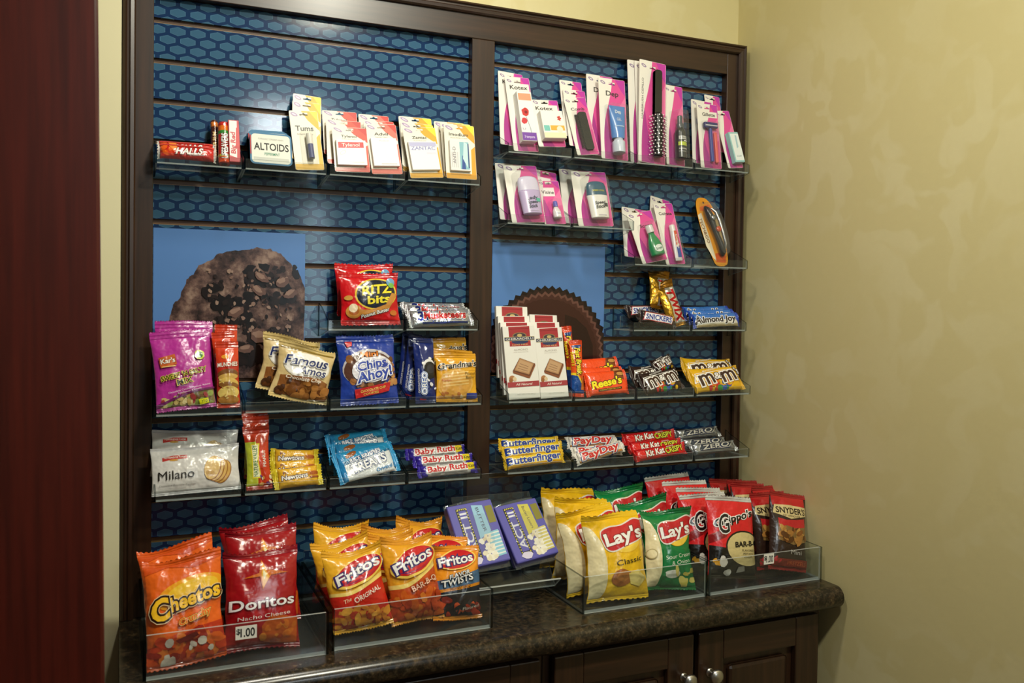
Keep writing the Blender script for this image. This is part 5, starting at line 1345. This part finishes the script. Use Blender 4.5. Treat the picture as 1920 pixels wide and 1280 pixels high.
def gum(key, lb):
    W, H = W_(key), H_(key); r = empty('gum_pack'); mb = MB(); mb.box((-W / 2, -.0005, 0), (W / 2, .012, H), 'C0202A', bev=.001); d = D(W, H, .00005)
    d.rect(0, 0, 1, 1, 'C0202A'); d.poly([(.05, .15), (.7, .1), (.8, .98), (.1, .98)], 'ECE6E2'); d.poly([(.6, .3), (1, .4), (1, .9), (.7, .8)], 'CC2A30'); d.text('Big Red', .38, .45, .42 * d.W / d.H, 'C0202A', .5 * d.H / d.W, 90, .1, .05)
    mb.decal(d, lambda u, v: np.stack([u * W / 2, np.full_like(u, -.0005), v * H], 1), sub=False, lim=(-.95, .01, .95, .99)); mb.build('wrapper', 'card_stock', r); put(key, r, 'gum', None, [lb]); r['group'] = 'red and white gum packs'


gum('bigred', 'front red and white gum pack right of the candy rolls'); gum('bigred_b', 'rear red gum pack, tilted, right of the front one')
W, H = W_('altoids'), H_('altoids'); r = empty('mint_tin'); mb = MB(); mb.prism(rrect(W, H, .009, 6), 0.001, .012, 'B8B4AC', 0); mb.build('tin_base', 'metal', r)
mb = MB(); mb.prism(rrect(W, H, .009, 6), -.005, .0012, '5A86A8', 0); d = D(W, H, .00006); d.poly([(q[0] / W + .5, q[1] / H) for q in rrect(W, H, .009, 6)], '4A7EA4'); d.poly([(q[0] / W + .5, q[1] / H) for q in rrect(W * .92, H * .90, .007, 6, 0, H * .05)], 'E6E6DC')
d.text('ALTOIDS', .51, .56, .22, '2A2A28', .82, 0, 0, .03); d.text('CURIOUSLY STRONG MINTS', .5, .80, .05, '8A8A80', .6); d.text('PEPPERMINT', .52, .33, .085, '2A8A6A', .36, 0, .1, .02); d.rect(.08, .12, .92, .22, 'C8CCC4'); d.poly([(.0, .3), (.03, .3), (.03, .9), (.0, .9)], 'B03A3A')
mb.decal(d, lambda u, v: np.stack([u * W / 2, np.full_like(u, -.005), v * H], 1), sub=False, lim=(-.99, .008, .99, .992)); mb.build('lid', 'matte', r)
put('altoids', r, 'mint tin', 'white and blue mint tins', three('%s of the white lettered mint tins on the upper left shelf'))

# ---------------------------------------------------------------- medicine cards
W, H = W_('tums'), H_('tums'); r = card('medicine_card', W, H, medic('E8B42A', 'E8DC3A', 'Tums', 'Antacid Tablets', .70, .085, .62))
mb = MB(); mb.lathe([(.0001, 0), (.0055, .0005), (.006, .002), (.006, .034), (.0052, .036), (.0001, .0365)], '5A5E8A', 0, 18, (.004, -.008, .020)); mb.build('tablet_roll', 'plastic', r)
mb = MB(); mb.lathe([(.0058, 0), (.0064, .001), (.0064, .022), (.0055, .023)], 'EDE9DE', 0, 18, (.004, -.008, .050)); mb.build('roll_band', 'plastic', r); bubble(r, W, H, .003, .010, .030, .072, .016)
put('tums', r, 'medicine card', 'yellow cornered antacid cards', ['front tall white antacid card with yellow corner and tablet roll', 'middle of the tall yellow cornered antacid cards', 'rearmost and highest of the tall yellow cornered antacid cards'], True)
for key, c, c2, word, sub, box, lbs, grp in (
    ('excedrin', 'D8452E', 'C8281E', 'Tylenol', 'Extra Strength', ('F2F0EC', 'D02A30', 'Tylenol'), three('%s of the red cornered cards with a red striped packet'), 'red cornered cards, left stack'),
    ('advil', 'E07060', 'D8382E', 'Advil', 'Ibuprofen Tablets', ('F4F3F0', 'DAD8E0', ''), three('%s of the red cornered cards with a plain white packet'), 'red cornered cards, right stack'),
    ('zantac', 'E6A92A', 'F0E43A', 'Zantac', 'Acid Reducer', ('F4F3EF', '8A8CC0', 'ZANTAC'), three('%s of the yellow cornered cards with a white and lilac packet'), 'yellow cornered cards, left stack'),
    ('imodium', 'E8A526', 'EEE43A', 'Imodium', 'Anti-Diarrheal', ('EAE8E6', '4A86B8', ''), three('%s of the yellow edged cards with a blue striped packet by centre post'), 'yellow edged cards, right stack')):
    W, H = W_(key), H_(key); r = card('medicine_card', W, H, medic(c, c2, word, sub, .80 if key != 'imodium' else .82, .055, .44 if key != 'imodium' else .62))
    bc, sc_, bw = box
    def des(d, bc=bc, sc_=sc_, bw=bw, key=key):
        d.rect(0, 0, 1, 1, bc)
        if key == 'excedrin': d.poly([(.06, .66), (.92, .70), (.92, .92), (.06, .90)], sc_); d.text(bw, .48, .80, .13, 'F4E8E4', .6, 2, .1, .02); d.ell(.2, .48, .12, .07, 'C8C8C8', 30); d.ell(.2, .48, .09, .05, bc, 30); d.rect(.1, .1, .9, .13, 'D8D8D4')
        if key == 'advil': d.rect(.25, .1, .5, .85, 'E4E8F2'); d.text('Advil', .5, .9, .06, 'C8C4CC', .4); d.rect(.3, .06, .9, .09, 'C8C4C4')
        if key == 'zantac': d.rect(.02, .82, .98, .97, 'B8B8DC'); d.text(bw, .5, .76, .12, sc_, .86, 0, 0, .03, 'F2F2F6', .06); d.rect(.6, .56, .95, .62, 'DCD8E8')
        if key == 'imodium': d.rect(.48, .05, .94, .95, '8AC0CC'); d.poly([(.55, .05), (.75, .05), (.70, .5), (.60, .5)], '2A4E98'); d.poly([(.62, .4), (.85, .1), (.88, .9), (.70, .95)], 'C8E4EA'); d.rect(.88, .1, .94, .9, '2A4A80'); d.text('ANTI-D', .2, .5, .10, '6A6470', .8, 90); [d.rect(.08 + i * .09, .1, .10 + i * .09, .6, 'B8B4B8') for i in range(4)]
    bw_, bh_ = W * (.84 if key != 'imodium' else .66), H * .56
    pbox(r, W, H, -.001 if key != 'imodium' else -W * .05, H * .13, bw_, bh_, .007, des, bc, 'packet')
    put(key, r, 'medicine card', grp, lbs, True)

# ---------------------------------------------------------------- pink toiletry cards
W, H = W_('kotex_tall'), H_('kotex_tall'); r = card('toiletry_card', W, H, pink('Kotex', .52, .86, .055, .70, swoop=1.25))
def des(d):
    d.rect(0, 0, 1, 1, 'F2F1EE'); d.rect(.06, .82, .94, .96, 'EDA07C'); d.ell(.42, .585, .26, .085, 'CC3A38', 0, 16, .12, 3); d.ell(.46, .58, .10, .03, '8A2024'); d.ell(.28, .40, .20, .06, 'D04048', 0, 14, .12, 5); d.poly([(.44, .5), (.66, .25), (.70, .14), (.66, .14), (.60, .27), (.42, .48)], '9AA0A8'); d.text('U', .2, .24, .04, '9A94A0', .2); d.rect(0, 0, 1, .17, '7A4AA8'); d.text('3 tampons', .5, .085, .05, 'E0D0F0', .7, 0, 0, .02)
pbox(r, W, H, .002, H * .09, W * .58, H * .66, .020, des, 'EDEBE6', 'flower_box'); put('kotex_tall', r, 'toiletry card', 'tall pink cards with flower boxes', ['front tall pink card with white flower box beside the centre post', 'rear tall pink card closest to the centre post'], True)
W, H = W_('kotex_wide'), H_('kotex_wide'); r = card('toiletry_card', W, H, pink('Kotex', .45, .82, .075, .62, swoop=1.3))
def des(d):
    d.rect(0, 0, 1, 1, 'F0F0EA'); d.rect(.04, .26, .30, .46, '7CC4BC'); d.rect(.34, .28, .98, .46, 'EDB04A'); d.ell(.75, .32, .14, .12, 'F0E4D0'); d.rect(0, 0, 1, .2, 'EFE6C0')
    for a in range(5): d.ell(.80 + .05 * math.cos(a * 1.257), .72 + .055 * math.sin(a * 1.257), .05, .03, 'CC4038', a * 72, 10, same=a > 0)
pbox(r, W, H, .002, H * .11, W * .80, H * .58, .018, des, 'ECEAE2', 'pad_box'); put('kotex_wide', r, 'toiletry card', None, ['wide pink card with white and orange box, next to flower box'])

W, H = W_('comb'), H_('comb'); r = card('toiletry_card', W, H, pink('Comb', .52, .80, .05, .60, swoop=1.15)); mb = MB()
mb.prism(rrect(.021, .092, .006, 5, .006, .010), -.006, -.002, '1C1B1A'); mb.build('comb_spine', 'plastic', r)
mb = MB(); [mb.box((-.0135, -.0055, .016 + i * .0026), (-.004, -.0028, .0173 + i * .0026), '1C1B1A') for i in range(31)]; mb.build('comb_teeth', 'plastic', r)
bubble(r, W, H, .003, .005, .040, .102, .009); put('comb', r, 'toiletry card', 'pink comb cards', three('%s of the pink cards holding a black comb'), True)

W, H = W_('dep'), H_('dep'); r = card('toiletry_card', W, H, pink('Dep', .50, .815, .06, .46)); mb = MB()
n = 20; V, Nn, F = [], [], []
for j, (z, w, t) in enumerate(((.045, .0150, .0110), (.052, .0165, .0120), (.075, .0185, .0100), (.100, .0200, .0055), (.122, .0210, .0012))):
    for k in range(n):
        a = 2 * math.pi * k / n; V.append((.003 + w * math.cos(a), -.013 + t * math.sin(a), z)); Nn.append(Vector((math.cos(a) / w, math.sin(a) / t, 0)).normalized())
for j in range(4):
    for k in range(n): F.append([j * n + k, j * n + (k + 1) % n, (j + 1) * n + (k + 1) % n, (j + 1) * n + k])
mb.raw(V, Nn, F, hx('4A86D0')); d = D(.030, .070, .0001); d.text('Dep', .5, .82, .12, 'E8F0F8', .5, 0, 0, .03); d.text('GEL', .5, .55, .10, 'E8F0F8', .4); d.rect(.1, .3, .9, .34, 'A8C8F0')
mb.decal(d, lambda u, v: np.stack([.003 + u * .0145, -.0133 - np.interp(.050 + v * .070, [.045, .052, .075, .1, .122], [.011, .012, .010, .0055, .0012]) * np.sqrt(np.maximum(1 - (u * .0145 / np.interp(.050 + v * .070, [.045, .052, .075, .1, .122], [.015, .0165, .0185, .02, .021])) ** 2, 0)), .050 + v * .070], 1), 0.0003, mx=.0025); mb.build('gel_tube', 'plastic', r)
mb = MB(); mb.lathe([(.0001, 0), (.014, .0), (.0145, .002), (.0145, .026), (.011, .029), (.010, .034), (.0001, .034)], 'C8D4E4', 0, 20, (.003, -.014, .011)); mb.build('tube_cap', 'plastic', r)
bubble(r, W, H, .003, .006, .050, .122, .028); put('dep', r, 'toiletry card', 'pink cards with blue tubes', two('%s of the pink cards holding a blue gel tube'), True)

W, H = W_('brush'), H_('brush'); r = card('toiletry_card', W, H, pink(None, swoop=.92)); mb = MB(); x0 = .008
mb.prism(rrect(.019, .115, .006, 5, x0, .108), -.014, -.004, '232421'); mb.build('brush_handle', 'plastic', r)
mb = MB(); mb.lathe([(.0001, 0), (.010, .001), (.011, .004), (.011, .100), (.008, .106), (.0001, .107)], '1C1C1E', 0, 18, (x0, -.013, .012)); mb.build('brush_barrel', 'plastic', r)
mb = MB(); rr = random.Random(2)
for i in range(13):
    for k in range(9):
        a = math.radians(-90 + (k - 4) * 24 + (12 if i % 2 else 0)); c, s = math.cos(a), math.sin(a); z = .016 + i * .0076; p = Vector((x0 + .011 * c, -.013 + .011 * s, z)); q = Vector((x0 + .0205 * c, -.013 + .0205 * s, z)); m = (q - p).to_track_quat('Z', 'X').to_matrix().to_4x4()
        mb.box((-.0004, -.0004, 0), (.0004, .0004, .0095), '1C1C1E', mtx=Matrix.Translation(p) @ m); mb.box((-.0011, -.0011, .0088), (.0011, .0011, .0108), 'F0EEEA', mtx=Matrix.Translation(p) @ m)
mb.build('bristles', 'plastic', r)['label'] = 'black bristles with white ball tips'
mb = MB(); d = D(W, H, .00004); d.text('HAIRBRUSH CEPILLO', .13, .62, .055 * W / H * 1.2, '6A6668', .40 * H / W, 90); mb.decal(d, lambda u, v: np.stack([u * W / 2, np.full_like(u, 0), v * H], 1), .0008, sub=False); mb.build('side_lettering', 'card_stock', r)
put('brush', r, 'toiletry card', 'tall pink hairbrush cards', three('%s of the tallest pink cards with a long black hairbrush'), True)

W, H = W_('spray'), H_('spray'); r = card('toiletry_card', W, H, pink(None, swoop=1.1)); x0 = .005; mb = MB()
mb.lathe([(.0001, 0), (.0125, .0), (.0135, .002), (.0135, .062), (.011, .070), (.0065, .076), (.0001, .077)], '26282A', 0, 22, (x0, -.015, .012)); d = D(.028, .05, .00008); d.rect(.1, .72, .9, .88, 'C8C8C4'); d.text('SPRAY', .5, .80, .08, '2A2A2A', .6); d.rect(.05, .42, .95, .60, 'B8C83A'); d.rect(.1, .24, .9, .30, 'A8A8A4'); d.rect(.1, .12, .7, .16, '8A8A88'); d.rect(.5, .62, .9, .68, 'E8E8E4')
mb.decal(d, lambda u, v: np.stack([x0 + .0137 * np.sin(u * 1.1), -.015 - .0137 * np.cos(u * 1.1), .020 + v * .05], 1), .0001); mb.build('bottle', 'plastic', r)
mb = MB(); mb.lathe([(.0085, 0), (.0085, .010), (.0065, .013), (.0065, .028), (.0055, .030), (.0001, .030)], '4A5058', 0, 18, (x0, -.015, .086)); mb.build('bottle_cap', 'plastic', r); bubble(r, W, H, .004, .006, .036, .125, .031)
put('spray', r, 'toiletry card', 'pink cards with a black bottle', ['front pink card holding a black bottle with yellow green band', 'rear pink card half hidden by the hairbrush cards'], True)

W, H = W_('razor'), H_('razor'); r = card('toiletry_card', W, H, pink('Gillette', .55, .835, .05, .60, tc='1E1A1C', swoop=1.25)); mb = MB()
mb.box((-.004, -.010, .014), (.004, -.003, .098), '2A3A9A', bev=.002); mb.build('razor_handle', 'plastic', r)['label'] = 'blue razor handle'
mb = MB(); mb.box((-.019, -.013, .096), (.019, -.003, .110), '26286A', bev=.002); mb.box((-.017, -.0138, .100), (.017, -.0128, .103), 'C8CCD4', bev=.0003); mb.build('razor_head', 'plastic', r)
mb = MB(); mb.box((.010, -.008, .012), (.018, -.003, .088), 'E8605A', bev=.002); mb.build('second_handle', 'plastic', r)['label'] = 'coral razor handle'
bubble(r, W, H, .002, .006, .046, .110, .016); put('razor', r, 'toiletry card', 'pink razor cards', two('%s of the pink cards holding a blue handled razor'))

W, H = W_('soap'), H_('soap'); r = card('toiletry_card', W, H, pink(None, swoop=1.1))
def des(d): d.rect(0, 0, 1, 1, '9CCCCC'); d.rect(.12, .06, 1, .94, 'E6EEEE'); d.poly([(.5, .45), (.6, .9), (.75, .88), (.7, .5)], 'A8C8D4'); d.text('SOAP', .55, .2, .06, '8AA0A8', .5)
pbox(r, W, H, .005, H * .06, W * .62, H * .52, .014, des, '9CCCCC', 'soap_box'); put('soap', r, 'toiletry card', 'pink soap cards', ['front pink card with pale teal soap box by the right frame', 'tall pink card standing behind the razor and soap cards'], True)


def stick(key, cap, body, words, wc, lbs, grp, bandc):
    W, H = W_(key), H_(key); r = card('toiletry_card', W, H, pink(None, swoop=1.05)); x0 = .006; sx, sy = 1.0, .44
    mb = MB(); mb.lathe([(.0001, 0), (.0215, 0), (.0225, .002), (.0255, .046), (.0262, .050), (.0262, .053), (.0001, .053)], body, 0, 28, (x0, -.013, .014), sx, sy); d = D(.046, .05, .0001)
    for i, (w, c) in enumerate(words): d.text(w, .50, .70 - i * .19, .14, wc, .58 - .06 * i, 6, .2, .04)
    if bandc: d.rect(.70, .52, .98, .68, bandc)
    d.rect(.3, .10, .8, .12, 'B8B0C0'); mb.decal(d, lambda u, v: np.stack([x0 + .0247 * np.sin(u * .95) * (.93 + .07 * v), -.013 - .0247 * sy * np.cos(u * .95) * (.93 + .07 * v), .014 + v * .05], 1), .0009); mb.build('stick_body', 'plastic', r)
    mb = MB(); mb.lathe([(.0255, 0), (.0255, .006), (.0245, .022), (.0215, .030), (.014, .0335), (.0001, .0345)], cap, 0, 28, (x0, -.013, .067), sx, sy); 
    if key == 'speedstick':
        d = D(.04, .03, .0001); d.text('SPEED STICK', .5, .45, .16, 'D8D02A', .8, 0, 0, .02); mb.decal(d, lambda u, v: np.stack([x0 + .025 * np.sin(u * .8), -.013 - .0255 * sy * np.cos(u * .8), .067 + v * .022], 1), .0008)
    mb.build('stick_cap', 'plastic', r); bubble(r, W, H, x0, .008, .062, .108, .026, .010, .92); put(key, r, 'toiletry card', grp, lbs)


stick('ladystick', 'DAD4EC', 'C4B2DC', [('Lady', 0), ('Speed', 0), ('Stick', 0)], '3A3A5A', two('%s of the pink cards with a lavender deodorant stick'), 'pink lavender deodorant cards', '5ABCA8')
stick('speedstick', '2A5A74', 'EDEBE6', [('Speed', 0), ('Stick', 0)], '24282E', two('%s of the pink cards with a dark teal capped deodorant'), 'pink teal capped deodorant cards', '3A3A40')

W, H = W_('visine'), H_('visine')
def des(d): pink(None, swoop=.5)(d); d.rect(.04, .64, .72, .84, 'EFE6E6'); d.text('Visine', .40, .735, .075, '3A3436', .56, -2, 0, .03)
r = card('toiletry_card', W, H, des); mb = MB(); mb.lathe([(.0001, 0), (.0085, .0005), (.0095, .003), (.0095, .016), (.006, .024), (.0045, .027), (.0001, .027)], 'E4DEE0', 0, 20, (.003, -.009, .010), 1, .75); d = D(.014, .014, .0001); d.rect(0, .1, 1, .9, 'F4F2F4'); d.text('Visine', .5, .6, .3, '4A4AA0', .8); mb.decal(d, lambda u, v: np.stack([.003 + .0097 * np.sin(u * .7), -.009 - .0074 * np.cos(u * .7), .012 + v * .014], 1), .0002, mx=.002); mb.build('dropper_bottle', 'plastic', r)
mb = MB(); mb.lathe([(.0052, 0), (.0052, .010), (.0042, .013), (.0001, .0135)], '5A5AC0', 0, 16, (.003, -.009, .037)); mb.build('dropper_cap', 'plastic', r); bubble(r, W, H, .003, .006, .030, .050, .019, .010); put('visine', r, 'toiletry card', 'pink eye drop cards', two('%s of the pink cards with a small eye drop bottle'), True)

W, H = W_('scope'), H_('scope'); r = card('toiletry_card', W, H, pink('Scope', .62, .72, .06, .5, swoop=1.0)); x0 = .004; mb = MB(); mb.lathe([(.0001, 0), (.0165, .0), (.0185, .003), (.0185, .022), (.0150, .036), (.0085, .050), (.0078, .056), (.0001, .056)], '148A4E', 0, 26, (x0, -.014, .010), 1, .66)
d = D(.024, .024, .0001); d.ell(.5, .5, .46, .40, 'E4EEE8', 8); d.text('Scope', .5, .5, .26, '1E6A4A', .7, 8, .2, .04); mb.decal(d, lambda u, v: np.stack([x0 + .0187 * np.sin(u * .7), -.014 - .0125 * np.cos(u * .7), .014 + v * .022], 1), .0004, mx=.003); mb.build('mouthwash_bottle', 'plastic', r)['label'] = 'green mouthwash bottle'
mb = MB(); mb.lathe([(.0085, 0), (.0088, .001), (.0088, .016), (.0078, .018), (.0001, .018)], 'E4E4E2', 0, 20, (x0, -.014, .066)); mb.build('bottle_cap', 'plastic', r); bubble(r, W, H, x0, .006, .046, .088, .028, .010, .9); put('scope', r, 'toiletry card', 'pink mouthwash cards', two('%s of the pink cards with a green mouthwash bottle'), True)

W, H = W_('colgate'), H_('colgate'); r = card('toiletry_card', W, H, pink('Colgate', .52, .83, .05, .66, swoop=1.2)); x0 = .004; V, Nn, F = [], [], []
for z, w, t in ((.006, .0100, .0008), (.020, .0098, .0035), (.060, .0090, .0065), (.078, .0075, .0070)):
    for k in range(18): a = 2 * math.pi * k / 18; V.append((x0 + w * math.cos(a), -.010 + t * math.sin(a), z)); Nn.append(Vector((math.cos(a) / w, math.sin(a) / t, 0)).normalized())
for j in range(3):
    for k in range(18): F.append([j * 18 + k, j * 18 + (k + 1) % 18, (j + 1) * 18 + (k + 1) % 18, (j + 1) * 18 + k])
mb = MB(); mb.raw(V, Nn, F, hx('E0DCE0')); d = D(.018, .070, .0001); d.rect(.35, .45, 1, 1, 'E0501E'); d.rect(.35, .06, 1, .45, '2A4AA8'); d.poly([(.35, .40), (1, .5), (1, .56), (.35, .48)], 'F0E8E0'); d.text('Colgate', .66, .62, .3 * .018 / .07, 'F4F0EA', .5 * .07 / .018, -88, 0, .04)
mb.decal(d, lambda u, v: np.stack([x0 + u * .0085, -.0103 - np.interp(.010 + v * .068, [.006, .02, .06, .078], [.0008, .0035, .0065, .007]) * np.sqrt(np.maximum(1 - (u * .0085 / np.interp(.010 + v * .068, [.006, .02, .06, .078], [.0100, .0098, .0090, .0087])) ** 2, 0)), .010 + v * .068], 1), .0003, mx=.0025); mb.build('toothpaste_tube', 'plastic', r)
mb = MB(); mb.lathe([(.0068, 0), (.0068, .014), (.0058, .016), (.0001, .016)], 'F0EEEA', 0, 18, (x0, -.010, .078)); mb.build('tube_cap', 'plastic', r); bubble(r, W, H, x0, .004, .030, .096, .019, .007, .92); put('colgate', r, 'toiletry card', 'pink toothpaste cards', two('%s of the pink cards with a small toothpaste tube'), True)

# orange oval headset pack
W, H = W_('headset'), H_('headset'); W = .062; r = empty('headset_pack')
q = [(-.013, 0), (.018, 0), (.028, .035), (.031, .075), (.028, .115), (.019, .150), (.008, .168), (-.004, .173), (-.018, .172), (-.026, .160), (-.030, .135), (-.031, .100), (-.028, .060), (-.021, .025)]
out = []
for i in range(len(q)):
    p0, p1, p2, p3 = [np.array(q[(i + k - 1) % len(q)]) for k in range(4)]
    for t in (0, .33, .66): out.append(tuple(.5 * (2 * p1 + (p2 - p0) * t + (2 * p0 - 5 * p1 + 4 * p2 - p3) * t * t + (3 * p1 - p0 - 3 * p2 + p3) * t ** 3)))
def shrink(k, c=(0, .086)): return [(c[0] + (a - c[0]) * k[0], c[1] + (b - c[1]) * k[1]) for a, b in out]
mb = MB(); mb.prism(out, -.001, .0025, 'E89A1E', 0, [[(-.0035 + .003 * math.cos(a), .160 + .003 * math.sin(a)) for a in np.linspace(0, 2 * math.pi, 12, endpoint=False)]])
d = D(W, H, .00005); nz = lambda P_: [(a / W + .5, b / H) for a, b in P_]
d.poly(nz([(-.029, .05), (-.0295, .13), (-.018, .135), (-.012, .06), (-.010, .01), (-.018, .02)]), 'E6DCC0'); d.poly(nz([(-.018, .150), (.012, .155), (.020, .135), (-.02, .14)]), 'E06A1A'); d.poly(nz([(-.012, .008), (.016, .004), (.022, .03), (-.008, .03)]), 'D8581A'); d.poly(nz([(.016, .05), (.029, .06), (.028, .11), (.018, .13)]), 'E0C890')
d.text('TECH&GO', .14, .50, .13 * W / H, '8A5A28', .36 * H / W, -83, 0, .03); mb.decal(d, lambda u, v: np.stack([u * W / 2, np.full_like(u, -.001), v * H], 1), sub=False, lim=(-1, .01, 1, .99)); mb.build('backing_card', 'card_stock', r)


def tube(mb, pts, rad, col, n=12):
    P_ = [Vector(p) for p in pts]; V, Nn, F = [], [], []
    for i, p in enumerate(P_):
        d_ = (P_[min(i + 1, len(P_) - 1)] - P_[max(i - 1, 0)]).normalized(); s_ = d_.cross(Vector((0, 1, 0))).normalized(); u_ = s_.cross(d_); rr_ = rad[i] if isinstance(rad, list) else rad
        for k in range(n): a = 2 * math.pi * k / n; o_ = s_ * math.cos(a) + u_ * math.sin(a); V.append(p + o_ * rr_); Nn.append(o_)
    for j in range(len(P_) - 1):
        for k in range(n): F.append([j * n + k, (j + 1) * n + k, (j + 1) * n + (k + 1) % n, j * n + (k + 1) % n])
    mb.raw(V, [-v for v in Nn] if False else Nn, F, hx(col)); return mb


mb = MB(); tube(mb, [(-.006, -.006, .146), (-.009, -.014, .138), (-.008, -.017, .120), (-.004, -.016, .095), (0, -.015, .070), (.003, -.016, .045), (.006, -.012, .028), (.008, -.005, .022)], [.004, .0075, .009, .007, .0065, .0075, .0085, .004], '1E1D1F', 16); mb.build('headset_body', 'plastic', r)['label'] = 'black headset body'
mb = MB(); tube(mb, [(.004, -.014, .140), (.011, -.018, .128), (.0145, -.019, .105), (.0155, -.019, .075), (.0165, -.017, .048), (.017, -.010, .036)], [.002, .0042, .0042, .004, .0036, .002], 'C9CBD0', 12); mb.build('silver_boom', 'metal', r)['label'] = 'silver curved arm'
mb = MB(); mb.lathe([(.0001, .004), (.006, .0035), (.007, 0)], 'C8502A', 0, 16); o = mb.build('ear_bud', 'plastic', r, (.001, -.025, .083)); o.rotation_euler = (math.radians(90), 0, 0)
mb = MB(); mb.lathe([(.0001, .004), (.006, .0035), (.007, 0)], '9A9CA2', 0, 16); o = mb.build('round_button', 'metal', r, (-.006, -.026, .112)); o.rotation_euler = (math.radians(90), 0, 0)
mb = MB(); sm = shrink((.80, .86)); 
for i in range(len(sm)):
    j = (i + 1) % len(sm); a, b = sm[i], sm[j]; c_ = shrink((.66, .74))[i], shrink((.66, .74))[j]; qd = [Vector((a[0], -.0012, a[1])), Vector((b[0], -.0012, b[1])), Vector((c_[1][0], -.030, c_[1][1])), Vector((c_[0][0], -.030, c_[0][1]))]
    nn = (qd[1] - qd[0]).cross(qd[3] - qd[0]).normalized(); mb.raw(qd, [nn] * 4, [[0, 1, 2, 3]], hx('FFFFFF'))
mb.raw([(a, -.030, b) for a, b in shrink((.66, .74))], [(0, -1, 0)] * len(sm), [list(range(len(sm)))], hx('FFFFFF')); mb.build('clear_blister', 'clear_film', r)
put('headset', r, 'headset', None, ['orange oval pack with a black and silver phone headset'])
